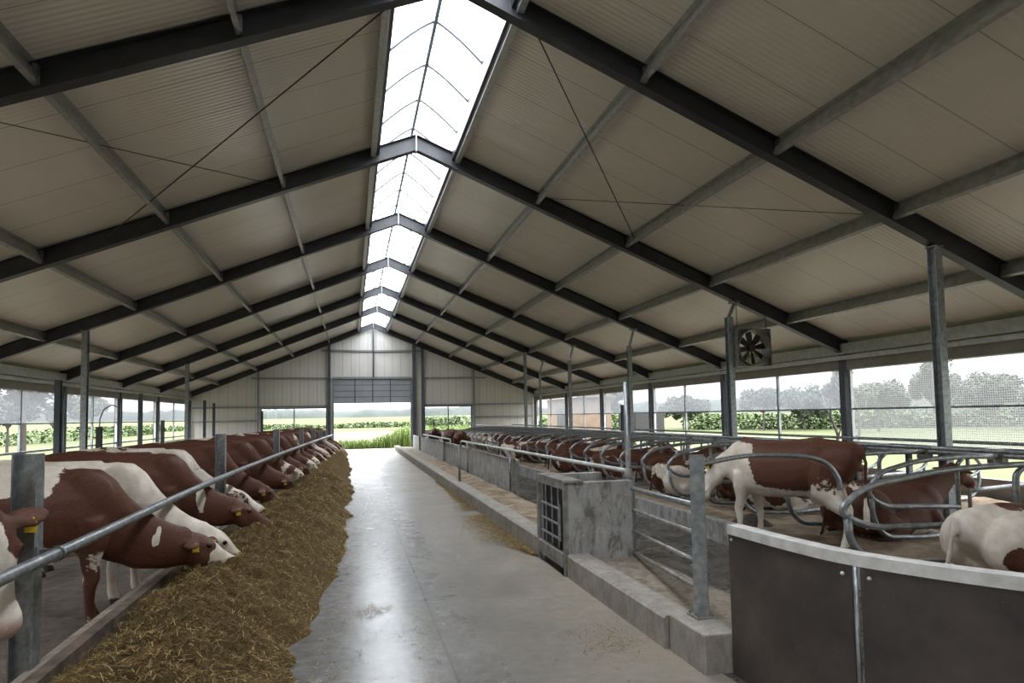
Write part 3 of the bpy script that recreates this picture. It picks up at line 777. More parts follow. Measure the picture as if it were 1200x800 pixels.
# low concrete walls beyond and the pipe rail above them
seg = [(14.6, 20.4, .95), (20.45, 26.3, .95), (26.35, 31.6, .93), (31.65, 36.0, .92), (36.05, 40.0, .9)]
wl = ['nearest the trough pen', 'second from the trough pen', 'third from the trough pen', 'fourth from the trough pen', 'farthest, by the door']
for k, (a, b, h) in enumerate(seg):
    x = 3.70 + .05*(k % 2)
    t = thing('precast_wall', 'grey precast concrete wall panel along the right ledge, ' + wl[k], 'wall panel', (x, a, 0), 'precast wall panels on the right')
    m = MB().box(x, x+.12, a, b, .0, h); o = m.build('slab', M['concrete_wall'], t); bv = o.modifiers.new('b','BEVEL'); bv.width=.012; bv.segments=2
    MB().box(x-.04, x+.02, a-.02, a+.06, .15, h+.03).build('end_post', M['dirty_galv'], t)
t = thing('pipe_rail', 'long pale pipe rail above the low concrete walls ending at the tall pole', 'rail', (3.6, 15, 1.2))
MB().tube([(3.58,7.9,1.23),(3.6,14,1.2),(3.66,21.6,1.16),(3.66,21.9,1.12),(3.66,21.95,.9)], .032, 10).build('pipe', M['galv_pale'], t, True)
for y in (14.7, 20.4): MB().tube([(3.62,y,.15),(3.62,y,1.18)], .028, 8).build('upright', M['galv'], t, True)
t = thing('pipe_rail', 'short far pipe rail above the low concrete walls near the door', 'rail', (3.6, 27, 1.2))
MB().tube([(3.64,24.2,.9),(3.64,24.2,1.14),(3.64,33.5,1.1),(3.64,33.5,.9)], .03, 8).build('pipe', M['galv_pale'], t, True)
m = MB().tube([(2.78,16.9,.26),(2.78,16.9,1.25)], .035, 8)
tag(m.build('kerb_post', M['dirty_galv'], smooth=True, loc=(2.78,16.9,.26)), 'lone slender post standing on the right kerb before the low walls', 'post')

# bedding platforms with kerb
def bedding(name, x0, x1, y0, y1, z, lab, curve=False):
    m = MB(); NX = max(8, int((x1-x0)/.12)); NY = int((y1-y0)/.12); vs = []
    for j in range(NY+1):
        for i in range(NX+1):
            x = x0+(x1-x0)*i/NX; y = y0+(y1-y0)*j/NY
            vs.append((x, y, z+.05*mnoise.noise((x*1.3,y*1.3,0))+.025*mnoise.noise((x*5,y*5,3))))
    m.add(vs, [(j*(NX+1)+i, j*(NX+1)+i+1, (j+1)*(NX+1)+i+1, (j+1)*(NX+1)+i) for j in range(NY) for i in range(NX)])
    o = m.build(name, M['bedding'], smooth=True); tag(o, lab, 'bedding', None, 'stuff')
bedding('sawdust_bedding', 5.62, 11.65, 2.0, 39.5, .27, 'brown sawdust bedding on the right cubicle platform')
bedding('sawdust_bedding.001', -8.95, -5.0, 6, 39.5, .12, 'brown sawdust bedding on the left cubicle platform')
m = MB().box(5.46, 5.63, 5.2, 39.6, 0, .32); tag(m.build('bedding_kerb', M['concrete_wall'], loc=(5.5,20,0)), 'concrete kerb edging the right cubicle platform beside the wet alley', 'kerb')
m = MB().box(-5.05, -4.9, 6, 39.6, 0, .18); tag(m.build('bedding_kerb.001', M['concrete_wall'], loc=(-5,20,0)), 'concrete kerb edging the left cubicle platform', 'kerb')
# dung heap near the kerb
m = MB(); vs=[]; 
for j in range(25):
    for i in range(25):
        x = -.35+.7*i/24; y=-.35+.7*j/24; rr=min(1,math.hypot(x,y)/.34)
        vs.append((5.95+x, 8.75+y, .24+.17*(1-rr*rr)+.05*mnoise.noise((x*9,y*9,0))*(1-rr)))
m.add(vs, [(j*25+i, j*25+i+1, (j+1)*25+i+1, (j+1)*25+i) for j in range(24) for i in range(24)])
tag(m.build('dung_pile', M['dung'], smooth=True), 'dark dung pile on the bedding behind the square gate post', 'dung')

# curved dark fence panel at the front right
path = [(2.82,4.44),(2.84,3.92),(2.90,3.42),(3.06,3.02),(3.30,2.62),(3.62,2.24),(4.05,1.9),(4.6,1.6),(5.3,1.36)]
def catmull(P, n=8):
    o = []
    for i in range(len(P)-1):
        p0 = Vector(P[max(0,i-1)]); p1 = Vector(P[i]); p2 = Vector(P[i+1]); p3 = Vector(P[min(len(P)-1,i+2)])
        for k in range(n):
            t_ = k/n; o.append(.5*((2*p1)+(p2-p0)*t_+(2*p0-5*p1+4*p2-p3)*t_**2+(3*p1-p0-3*p2+p3)*t_**3))
    o.append(Vector(P[-1])); return o
cp = catmull([(a,b,0) for a,b in path], 8)
def strip(pts, off0, off1, z0, z1, m):
    rings = []
    for i, p in enumerate(pts):
        tt = (pts[min(i+1,len(pts)-1)]-pts[max(0,i-1)]).normalized(); nn = Vector((-tt.y, tt.x, 0))
        a = p+nn*off0; b = p+nn*off1
        rings.append([(a.x,a.y,z0),(b.x,b.y,z0),(b.x,b.y,z1),(a.x,a.y,z1)])
    m.loft(rings)
t = thing('curved_fence', 'curved dark brown board fence with a pale metal rim at the front right', 'fence', (3.0, 3.4, 0))
js = 19
m = MB(); strip(cp[:js], 0, .03, 0, 1.07, m); smooth_angle(m.build('board', M['board'], t))
m = MB(); strip(cp[js:], 0, .03, 0, 1.07, m); smooth_angle(m.build('board', M['board'], t))
m = MB(); strip(cp, -.012, .10, 1.06, 1.13, m); smooth_angle(m.build('rim', M['rim'], t))
p = cp[js]-Vector((0,0,0)); pm = (cp[js-1]+cp[js])/2
m = MB().tube([(pm.x-.012,pm.y-.01,0),(pm.x-.012,pm.y-.01,1.06)], .014, 8); m.build('joint_strip', M['galv'], t, True)
for q in (js-2, js+1):
    c = cp[q]; m = MB().ell((c.x-.008,c.y-.006,1.0), (.013,.013,.013), 8, 6); m.build('bolt', M['galv_pale'], t, True)
c = cp[1]; m = MB().ell((c.x-.005,c.y-.004,1.02), (.012,.012,.012), 8, 6); m.build('bolt', M['galv_pale'], t, True)

# ------------------------------------------------------------------ cubicle dividers
def bend(P, r=.12, n=5):
    P = [Vector(p) for p in P]; o = [P[0]]
    for i in range(1, len(P)-1):
        a = (P[i-1]-P[i]); b = (P[i+1]-P[i]); rr = min(r, a.length*.45, b.length*.45)
        p0 = P[i]+a.normalized()*rr; p2 = P[i]+b.normalized()*rr
        for k in range(n+1):
            t_ = k/n; o.append(p0*(1-t_)**2+P[i]*2*t_*(1-t_)+p2*t_**2)
    o.append(P[-1]); return o
def make_divider(name, label):
    """mounted at x=0, loop reaching towards -x"""
    t = thing(name, label, 'cubicle divider', (0,0,0), 'cubicle dividers')
    r = .034
    MB().tube(bend([(0,0,.98),(-.7,0,1.0),(-1.6,0,.98),(-2.36,0,.84),(-2.62,0,.58),(-2.3,0,.40),(-1.45,0,.37),(-.9,0,.34)], .30, 6), r, 8).build('loop_pipe', M['galv'], t, True)
    MB().tube(bend([(-2.52,0,.56),(-2.5,0,.24),(-2.3,0,.02),(-1.6,0,-.02),(-.9,0,.0)], .2, 5), r, 8).build('lower_hoop', M['galv'], t, True)
    MB().tube(bend([(-.9,0,-.35),(-.9,0,.9),(-.75,0,1.0)], .12, 4), .03, 8).build('leg', M['galv'], t, True)
    MB().box(-.06,.06,-.05,.05,.90,1.06).build('clamp', M['dirty_galv'], t)
    return t
dv = make_divider('cubicle_divider', 'galvanised cubicle divider, nearest in the front row on the right')
DVY = [4.55+1.17*k for k in range(29)]
used = False
for k, y in enumerate(DVY):
    lab = 'galvanised cubicle divider, %s from the camera in the front row on the right' % ordn(k+1)
    if k == 0: dv.location = (8.62, y, .34); dv['label'] = lab; dv['group'] = 'front row dividers on the right'
    elif k == 1:
        q = dup(dv, (8.62, y, .34), None, 'longer cubicle divider whose loop crosses in front of the standing cow', 'front row dividers on the right'); q.scale = (1.42, 1, 1)
        sa = MB().tube([((p[0]-8.62)/1.42, p[1]-y, p[2]-.34) for p in catmull([(2.90,4.93,1.56),(3.93,5.70,1.555),(4.55,5.72,1.52),(4.82,5.72,1.44),(4.95,5.72,1.28),(4.97,5.72,1.16)], 5)], .022, 8).build('side_arm', M['galv'], None, True); sa.parent = q
    else:
        q = dup(dv, (8.62, y, .34), None, lab, 'front row dividers on the right')
        if k == 2: q.scale = (.86, 1, 1)
for k, y in enumerate(DVY):
    if y < 6: continue
    dup(dv, (8.85, y+.3, .30), math.pi, 'galvanised cubicle divider, %s from the camera in the row by the right wall' % ordn(k-1), 'wall row dividers on the right')
for k in range(22):
    y = 11.5+1.2*k
    dup(dv, (-6.62, y, .12), math.pi, 'galvanised cubicle divider, %s from the camera in the inner row on the left' % ordn(k+1), 'inner row dividers on the left', .8)
    dup(dv, (-6.75, y+.4, .12), 0, 'galvanised cubicle divider, %s from the camera in the row by the left wall' % ordn(k+1), 'wall row dividers on the left', .8)
# posts and long neck rails that carry the dividers
def pipe_rail(pts, r, lab, mat='galv'):
    o = MB().tube(pts, r, 8).build('neck_rail', M[mat], smooth=True, loc=pts[0]); tag(o, lab, 'rail', 'long cubicle rails')
pipe_rail([(8.62,3.2,1.33),(8.62,39.5,1.33)], .032, 'long pipe carrying the front row dividers on the right')
pipe_rail([(8.85,3.2,1.30),(8.85,39.5,1.30)], .03, 'long pipe carrying the wall row dividers on the right')
pipe_rail([(7.6,4.6,1.46),(7.6,39.5,1.46)], .028, 'neck rail lying on top of the front row dividers on the right')
pipe_rail([(9.9,4.6,1.42),(9.9,39.5,1.42)], .028, 'neck rail lying on top of the wall row dividers on the right')
pipe_rail([(11.45,3.2,1.12),(11.45,39.5,1.12)], .03, 'rail running just below the right window sills')
pipe_rail([(-6.62,6.5,1.02),(-6.62,38.5,1.02)], .03, 'long pipe carrying the inner row dividers on the left')
pipe_rail([(-6.75,6.5,.92),(-6.75,38.5,.92)], .03, 'long pipe carrying the wall row dividers on the left')
pipe_rail([(-5.7,6.5,1.1),(-5.7,38.5,1.1)], .028, 'neck rail lying on top of the inner row dividers on the left')
pipe_rail([(-8.6,6.5,1.05),(-8.6,38.5,1.05)], .03, 'rail running along the left wall below the windows')
def spost(x, y, z0, z1, lab):
    o = MB().ibeam((x,y,z0-.3),(x,y,z1),(1,0,0),(0,1,0),.07,.07,.007,.006).build('divider_post', M['galv'], loc=(x,y,z0)); tag(o, lab, 'post', 'divider posts')
for k in range(11):
    spost(8.735, 5.6+3.51*k-.6, .27, 1.4, 'divider post between the right cubicle rows, %s from the camera' % ordn(k+1))
for k in range(9):
    spost(-6.69, 10.9+3.6*k, .12, 1.15, 'divider post between the left cubicle rows, %s from the camera' % ordn(k+1))

# ------------------------------------------------------------------ cows
def ringE(c, u, v, ru, rv, n=16, ex=2.2):
    o = []
    for i in range(n):
        a = 2*math.pi*i/n; ca, sa = math.cos(a), math.sin(a)
        o.append(Vector(c) + Vector(u)*(ru*math.copysign(abs(ca)**(2/ex), ca)) + Vector(v)*(rv*math.copysign(abs(sa)**(2/ex), sa)))
    return o
def limb(m, pts, rs, n=10): m.tube(pts, rs, n)

def cow_mesh(name, poll, muz, pose='stand', feed=False, headyaw=0.0, voxel=.021, sway=0.0, neckbend=None):
    """+X forward, Z up; returns (mesh, head frame)"""
    m = MB(); Y = Vector((0,1,0)); Z = Vector((0,0,1))
    dz = -.60 if pose == 'lie' else 0
    S = [(-.95,1.20,1.31,.07),(-.91,1.06,1.36,.15),(-.80,.92,1.40,.21),(-.62,.80,1.41,.265),(-.42,.72,1.42,.30),(-.2,.66,1.39,.335),(.05,.62,1.375,.365),
         (.3,.61,1.37,.345),(.52,.62,1.39,.29),(.68,.66,1.40,.245),(.80,.74,1.37,.20),(.90,.84,1.28,.13),(.95,.92,1.18,.07)]
    if feed: S[-3:] = [(.79,.72,1.27,.20),(.89,.74,1.11,.14),(.96,.78,.98,.08)]; S[-4] = (.68,.66,1.37,.245)
    rings = []
    for x, zb0, zt0, hw in S:
        zc = (zb0+zt0)/2; hh = (zt0-zb0)/2; o = []
        for i in range(20):
            a = 2*math.pi*i/20; ca, sa = math.cos(a), math.sin(a)
            wv = hw*math.copysign(abs(ca)**.85, ca)
            # belly wider than the spine
            k = 1.0 - .30*max(0, sa)**2 + .03*max(0,-sa)
            if pose == 'lie': k *= 1.0 + .22*max(0,-sa)
            o.append((x, wv*k, zc+dz+hh*math.copysign(abs(sa)**.9, sa)))
        rings.append(o)
    m.loft(rings)
    # hook bones, spine
    for s in (-1, 1): m.ell((-.44, s*.17, 1.27+dz), (.14,.10,.08)); m.ell((-.86, s*.10, 1.27+dz), (.07,.05,.06)); m.ell((.60, s*.16, 1.12+dz), (.19,.10,.26), rot=Matrix.Rotation(R(-18),3,'Y'))
    m.tube([(-.85,0,1.36+dz),(-.4,0,1.415+dz),(0,0,1.375+dz),(.4,0,1.37+dz)] + ([(.68,0,1.415+dz)] if not feed else []), .045, 8)
    # neck
    P = Vector(poll); Mz = Vector(muz); fwd = (Mz-P).normalized()
    side = Z.cross(fwd) if abs(fwd.z) < .97 else Y.copy()
    Yh = Vector((-math.sin(headyaw), math.cos(headyaw), 0))
    side = (Yh - fwd*fwd.dot(Yh)).normalized() if abs(fwd.dot(Y)) < .95 else side.normalized()
    nrm = fwd.cross(side).normalized()
    a = Vector((.62,0,(1.06 if not feed else .96)+dz)); d = P - fwd*(-.02) - nrm*.08
    mid = (a+d)/2 + Vector((0,0,.05)) if neckbend is None else Vector(neckbend)
    rings = []
    for k in range(7):
        u = k/6; c = a*(1-u)**2 + mid*2*u*(1-u) + d*u**2; tg = (mid-a)*(1-u)+(d-mid)*u; tg.normalize()
        sv = (Y - tg*tg.dot(Y)).normalized(); nv = tg.cross(sv)
        hh = (.33 if not feed else .31)*(1-u)+(.135 if not feed else .175)*u; hw = (.185*(1-u)+.095*u) if not feed else (.19*(1-u)+.115*u)
        rings.append(ringE(c, sv, nv, hw, hh, 16, 2.0))
    m.loft(rings)
    # dewlap
    if feed: m.tube([(.72,0,.74),(.98,0,.56),(1.22,0,.50),(1.40,0,.50)], [.14,.13,.10,.07], 10)
    # head
    H = [(-.05,-.06,.05,.06),(.02,-.055,.105,.095),(.10,-.075,.135,.108),(.19,-.085,.135,.104),(.28,-.068,.096,.074),(.37,-.055,.076,.064),(.43,-.055,.080,.080),(.485,-.058,.076,.082),(.525,-.062,.054,.062),(.54,-.064,.03,.04)]
    L = (Mz-P).length/.52; HB = 1.0+(L-.85)*.55
    rings = [ringE(P+fwd*(t_*L)+nrm*on, side, nrm, hs*HB, hn*HB, 14, 2.3) for t_, on, hn, hs in H]
    m.loft(rings)
    for s in (-1, 1):
        m.ell(P+fwd*.15*L+nrm*.01+side*s*.085, (.05,.04,.04))
        # ears
        ax = (side*s*.95 - fwd*.10 - nrm*.18).normalized(); bx_ = (fwd*.8+nrm*.5); bx_ = (bx_-ax*bx_.dot(ax)).normalized(); cx_ = ax.cross(bx_)
        b = P+fwd*.035*L+side*s*.08-nrm*.03
        m.loft([ringE(b+ax*t_, bx_, cx_, ru, rv, 10, 2.0) for t_, ru, rv in ((0,.034,.03),(.05,.058,.028),(.12,.085,.021),(.19,.072,.018),(.25,.025,.015))])
    m.ell(P+nrm*-.0-fwd*.03, (.06,.06,.05))
    # legs
    for s in (-1, 1):
        if pose == 'stand':
            o = sway*s
            limb(m, [(.60,s*.17,.95),(.62,s*.175,.74),(.60+o*.5,s*.165,.56),(.62+o,s*.16,.42),(.60+o,s*.16,.36),(.60+o,s*.16,.22),(.61+o,s*.16,.12),(.635+o,s*.16,.05),(.65+o,s*.16,.0)], [.14,.115,.075,.062,.055,.04,.05,.052,.062])
            limb(m, [(-.62,s*.17,1.12),(-.56,s*.19,.92),(-.52-o*.4,s*.20,.76),(-.66-o*.7,s*.19,.60),(-.77-o,s*.185,.49),(-.765-o,s*.185,.42),(-.745-o,s*.185,.26),(-.725-o,s*.185,.13),(-.70-o,s*.185,.055),(-.685-o,s*.185,.0)], [.22,.20,.16,.10,.062,.055,.042,.052,.054,.064])
        else:
            limb(m, [(.55,s*.20,.40),(.66,s*.26,.22),(.86,s*.25,.09),(.78,s*.23,.06),(.55,s*.22,.06)], [.13,.10,.065,.05,.05])
            limb(m, [(-.58,s*.20,.48),(-.42,s*.38,.28),(-.16,s*.46,.16),(-.42,s*.50,.09),(-.62,s*.50,.07),(-.45,s*.52,.055),(-.28,s*.52,.05)], [.24,.20,.13,.07,.055,.05,.05])
    if pose == 'stand':
        m.ell((-.48,0,.70), (.21,.17,.15))
        for sx_, sy_ in ((-.38,.07),(-.38,-.07),(-.54,.07),(-.54,-.07)): m.tube([(sx_,sy_,.62),(sx_,sy_,.51)], [.026,.02], 6)
        m.tube([(-.86,0,1.37),(-.97,0,1.33),(-1.01,.01,1.15),(-1.0,.02,.85),(-.99,.03,.66),(-1.0,.03,.56),(-1.0,.03,.40),(-1.0,.03,.30)], [.035,.034,.027,.023,.025,.04,.045,.015], 8)
    else:
        m.ell((-.55,.1,.22), (.2,.2,.13))
        for s in (-1, 1): m.ell((-.52, s*.26, .42), (.36,.22,.34)); m.ell((-.25, s*.40, .22), (.26,.15,.17))
        m.tube([(-.86,0,.77),(-.97,0,.70),(-1.0,.05,.4),(-1.02,.1,.12),(-1.0,.2,.06)], [.035,.034,.027,.03,.03], 8)
    raw = bpy.data.objects.new('tmp', m.mesh('tmp', M['coat'])); C.objects.link(raw)
    md = raw.modifiers.new('r', 'REMESH'); md.mode = 'VOXEL'; md.voxel_size = voxel
    sm = raw.modifiers.new('s', 'SMOOTH'); sm.factor = .5; sm.iterations = 5 if pose == 'stand' else 9
    dg = bpy.context.evaluated_depsgraph_get(); me = bpy.data.meshes.new_from_object(raw.evaluated_get(dg)); me.name = name
    bpy.data.objects.remove(raw); me.materials.clear(); me.materials.append(M['coat'])
    me.polygons.foreach_set('use_smooth', [True]*len(me.polygons))
    return me, (P, fwd, side, nrm, L)

def paint(me, frame, blobs=(), pose='stand', face=.0, legw=.35, belly=.25, headb=0.0):
    P, fwd, side, nrm, L = frame
    n = len(me.vertices); co_ = np.empty(n*3, np.float32); me.vertices.foreach_get('co', co_); co_ = co_.reshape(-1,3)
    d = co_ - np.array(P); hf = d@np.array(fwd)/L; hs = d@np.array(side); hn = d@np.array(nrm)
    inhead = (hf > -.12) & (hf < .6) & (np.abs(hs) < .35) & (np.abs(hn) < .26)
    ear = inhead & (np.abs(hs) > .125) & (hf < .2)
    bias = np.zeros(n, np.float32)
    z = co_[:,2]; zoff = 0 if pose == 'stand' else -.6
    bias += np.clip((.55-z)/.25, 0, 1)*legw if pose == 'stand' else 0
    bias += np.clip((.80+zoff-z)/.15, 0, 1)*belly*(np.abs(co_[:,0]) < .7)
    # the head is mostly brown with a white blaze down its front
    core = inhead & (hf > -.02)
    bias = np.where(core, headb, bias)
    blz = np.exp(-((hs/.045)**2))*np.clip((hn+.02)/.05, 0, 1)
    bias = np.where(core, bias + face*blz, bias)
    mz = np.clip((hf-.36)/.05, 0, 1)
    bias = np.where(core, bias + face*.9*mz, bias)
    bias = np.where(ear, -.4, bias)
    for (c, r, s) in blobs:
        q = np.exp(-(((co_-np.array(c))/np.array(r))**2).sum(1)); bias += s*q
    pink = np.where(core, np.clip((hf-.445)/.03, 0, 1), 0).astype(np.float32)
    dark = np.where((z < .075) & (pose == 'stand'), 1, 0).astype(np.float32)
    nost = np.zeros(n)
    for s in (-1, 1):
        q = np.array(P + fwd*(.50*L) + nrm*(-.03) + side*s*.042); nost += np.exp(-((co_-q)**2).sum(1)/.016**2)
    mouth = np.exp(-((hn+.105)/.008)**2)*np.where(core & (hf > .38), 1, 0)
    dark = np.clip(dark + nost*1.2 + mouth*.7, 0, 1)
    old = me.color_attributes.get('paint')
    if old: me.color_attributes.remove(old)
    at = me.color_attributes.new('paint', 'FLOAT_COLOR', 'POINT')
    buf = np.stack([np.clip(bias,-.5,.5)+.5, pink, dark, np.ones(n)], 1).astype(np.float32)
    at.data.foreach_set('color', buf.ravel())

EYE = MB().ell((0,0,0), (.024,.024,.024), 12, 8).mesh('eye', M['eye'], True)
def tagmesh():
    m = MB(); m.box(-.003,.003,-.028,.028,-.06,.0); m.box(-.003,.003,-.016,.016,0,.022); return m.mesh('ear_tag', M['tag_yellow'])
TAGM = tagmesh()
def add_cow(me, frame, loc, rz, label, seed, bias, scale=.93, group=None, tags=True, eyes=True):
    o = bpy.data.objects.new('cow', me); C.objects.link(o); o.location = loc; o.rotation_euler = (0,0,rz); o.scale = (scale,)*3
    o['seed'] = float(seed); o['bias'] = float(bias); tag(o, label, 'cow', group)
    P, fwd, side, nrm, L = frame
    for s in (-1, 1):
        if eyes:
            e_ = bpy.data.objects.new('eye', EYE); C.objects.link(e_); e_.parent = o; e_.location = P+fwd*.155*L+nrm*.012+side*s*.110
        if tags:
            g_ = bpy.data.objects.new('ear_tag', TAGM); C.objects.link(g_); g_.parent = o
            ax = (side*s*.95 - fwd*.10 - nrm*.18).normalized()
            g_.location = P+fwd*.035*L+side*s*.08-nrm*.03 + ax*.13 + (fwd*.8+nrm*.5).normalized()*.032
            # face outward on the front of the ear
            g_.rotation_euler = Matrix((( nrm*.8+fwd*-.2).normalized(), side*1.0, -fwd)).transposed().to_euler() if False else (0,0,math.pi/2 if abs(fwd.z) < .99 else 0)
    return o

# feeding poses
meA, frA = cow_mesh('cow_body', (1.42,0,.67), (1.88,-.05,.36), feed=True, neckbend=(1.0,0,.61))                    # head stretched down and forward
meB, frB = cow_mesh('cow_body', (1.40,.03,.61), (1.77,.10,.24), feed=True, sway=.08, neckbend=(1.0,0,.55))
meH, frH = cow_mesh('cow_body', (1.13,0,1.12), (1.25,-.05,.54), headyaw=-.75, sway=.05)        # head hanging lower
meC, frC = cow_mesh('cow_body', (1.34,-.10,1.02), (1.80,-.16,.70), sway=-.06)  # head more level
def variant(me): return me.copy()
W = 1.0
# specific coats
m2 = variant(meA); paint(m2, frA, [((.62,0,1.15),(.28,.6,.5),-.5),((1.05,0,.9),(.4,.4,.35),-.5),((1.42,0,.75),(.24,.3,.25),-.45),((.02,0,1.32),(.40,.6,.26),.6),((-.5,-.2,1.05),(.25,.35,.3),-.35),((.05,-.33,.98),(.2,.25,.22),-.5),((.1,-.35,.95),(.3,.2,.25),-.3),((-.8,0,1.1),(.3,.3,.5),.3),((1.16,-.16,.87),(.022,.12,.055),.9),((1.13,-.17,.79),(.03,.12,.06),.9),((1.09,-.18,.70),(.02,.12,.06),.85),((1.13,-.18,.70),(.012,.12,.05),.8),((1.84,-.02,.40),(.22,.25,.15),.95),((1.68,0,.50),(.14,.2,.08),.5),((.62,-.2,.3),(.2,.2,.3),-.3)], face=.5, headb=-.35, legw=-.15)
m3 = variant(meB); paint(m3, frB, [((.5,0,1.2),(.6,.5,.5),.5),((1.0,0,.9),(.4,.4,.5),.1)], face=.6, headb=.25)
m1 = variant(meH); paint(m1, frH, [((1.16,.0,1.0),(.16,.25,.17),-.5),((1.23,-.05,.66),(.25,.25,.2),.7),((.5,0,1.2),(.4,.5,.5),-.1),((.8,0,.8),(.3,.4,.3),.35)], face=.3, headb=0)
m4 = variant(meA); paint(m4, frA, [((.3,0,1.0),(1.2,.8,.7),-.5),((.85,-.2,.95),(.06,.15,.16),.55)], face=.0, headb=-.45)
mz = np.array(muz_ := (1.66,0,.46))
paint(m4, frA, [((.3,0,1.0),(1.2,.8,.7),-.5),((.98,-.15,.82),(.07,.15,.2),.9),((1.88,0,.45),(.05,.04,.07),.8)], face=.25, headb=-.45)
mdark = variant(meB); paint(mdark, frB, [((.3,0,1.0),(1.3,.8,.7),-.45)], face=.65, headb=-.45)
mmix = variant(meA); paint(mmix, frA, [], face=.6, headb=-.15)
mmixC = variant(meC); paint(mmixC, frC, [], face=.6, headb=-.1)
mwf = variant(meB); paint(mwf, frB, [((.5,0,1.2),(.6,.5,.5),-.3)], face=.7, headb=.35)
g = 'feeding cows along the left feed fence'
def at_fence(y, reach=.85, ang=0, scale=.93, poke=1.5):
    """stand so the muzzle reaches into the feed"""
    return (FX(y) - poke*scale*math.cos(ang) + reach, y - poke*scale*math.sin(ang), 0)
COWS = [
 (m1, frH, 4.76, -.05, .04, 2.1, -.02, 'red and white cow at the left edge, white muzzle hanging down behind the rail', 1.25),
 (m2, frA, 7.75, .86, .36, 5.2, 0.0, 'big red cow with white muzzle and white streak behind the ear, nearest whole cow', 1.12),
 (m3, frB, 8.50, .80, .18, 1.3, .12, 'white-backed cow with a white face beside the big red cow', 1.12),
 (m4, frA, 10.3, .88, .16, 4.4, -.25, 'plain dark red cow feeding behind the second fence post', 1.12),
 (mmix, frA, 12.3, .45, .10, 6.7, .08, 'red cow with white shoulder bands just past the plain dark red cow', 1.1),
 (mdark, frB, 13.8, .60, .05, 3.3, -.1, 'dark brown cow with its head low, left of the third fence post', 1.1),
 (mdark, frB, 15.8, .76, .05, 9.1, -.2, 'nearly black-brown cow with a white stripe down its face', 1.1),
 (mwf, frB, 18.0, .76, .05, 2.7, -.1, 'brown cow with a wholly white face at mid row', 1.1),
 (mdark, frB, 19.6, .74, .0, 7.9, -.1, 'dark-faced cow right behind the white-faced cow', 1.1),
 (mwf, frB, 21.4, .78, .0, 8.8, -.05, 'second white-faced cow along the row', 1.1)]
for me, fr, y, reach, ang, sd, bi, lab, sc in COWS:
    P, fwd, side, nrm, L = fr; mzx = (P+fwd*.52*L)
    rz = ang; loc = (FX(y)+reach - (mzx.x*math.cos(rz)-mzx.y*math.sin(rz))*sc, y-(mzx.x*math.sin(rz)+mzx.y*math.cos(rz))*sc, 0)
    add_cow(me, fr, loc, rz, lab, sd, bi, sc, g)
y = 23.0; k = 11
while y < 37:
    if min(abs(y-q-.1) for q in FPY) < .42: y += .5
    me, fr = ((mmix, frA), (mdark, frB), (mwf, frB))[k % 3]
    P, fwd, side, nrm, L = fr; mzx = (P+fwd*.52*L); rz = -.05; sc = 1.08
    add_cow(me, fr, (FX(y)+.75-mzx.x*sc, y+.15, 0), rz, 'red and white cow far along the left feed fence, %s from the camera' % ordn(k), k*1.7, .05*(k % 3)-.05, sc, g)
    y += 1.35; k += 1

# right side: standing cow and resting cows
meS, frS = cow_mesh('cow_body', (1.10,.14,1.02), (1.22,.34,.55), sway=.07)
paint(meS, frS, [((.78,0,.98),(.34,.6,.55),.62),((.50,0,1.45),(.4,.3,.06),-.5),((-.02,-.2,1.12),(.55,.5,.33),-.40),((-.75,-.1,1.25),(.35,.5,.28),-.55),((-.5,-.3,.75),(.25,.25,.22),.45),((-.1,0,1.42),(.8,.2,.10),-.35),((0,-.3,.66),(.7,.4,.10),.4),((-.95,0,.9),(.12,.2,.4),-.25),((.60,0,.2),(.25,.4,.35),.4),((-.75,0,.2),(.3,.4,.3),.35)], face=.6, headb=-.2)
hx, hy = 5.80, 6.55; ang = math.atan2(1.93, -.10)
add_cow(meS, frS, (5.56, 7.30, .27), 2.02, 'red and white cow standing lengthwise on the bedding behind the curved fence', 3.9, 0.0, .95, None)

meL, frL = cow_mesh('cow_body', (1.34,.06,.98), (1.78,.12,.72), pose='lie')
mL1 = variant(meL); paint(mL1, frL, [], 'lie', face=.6, headb=-.2)
mL2 = variant(meL); paint(mL2, frL, [((0,0,.5),(1.2,.9,.6),-.35)], 'lie', face=.5, headb=-.4)
mL3 = variant(meL); paint(mL3, frL, [((-.7,0,.5),(.5,.8,.6),.5),((.3,0,.5),(.6,.8,.6),.2),((-.66,-.36,.36),(.17,.25,.15),-.85),((-.2,0,.85),(.5,.25,.15),-.6)], 'lie', face=.5, headb=-.2)
add_cow(mL3, frL, (6.78, 5.14, .22), -.06, 'white cow with a brown hip patch lying in the cubicle at the right edge', 2.2, .05, .95, None)
add_cow(mL2, frL, (7.2, 7.44, .22), .0, 'brown cow lying in the cubicle behind the white cow at the right', 6.1, -.05, .95, None)
gl_ = 'resting cows in the right cubicles'
ci = 1
for k in range(5, 27):
    if k in (8,): continue
    y = DVY[k]-.58
    me = (mL1, mL2, mL1, mL2, mL2)[k % 5]
    OB = [(8.82,7.92),(8.55,13.12),(8.4,18.32),(8.25,23.52),(8.6,28.72),(7.85,28.6),(9.0,20.3)] + [(8.735,5.0+3.51*q) for q in range(11)]
    xs_ = min([7.72+.14*math.sin(k*2.1)] + [ox-1.80 for ox, oy in OB if abs(oy-y) < .36])
    if xs_ < 6.4: continue
    add_cow(me, frL, (xs_, y, .22), .06*math.sin(k*1.3), '%s brown and white cow lying in the right front cubicles, counted from the standing cow' % ordn(ci), k*2.3+.7, -.03+.04*math.sin(k*3.1), .93, gl_, tags=False, eyes=False); ci += 1
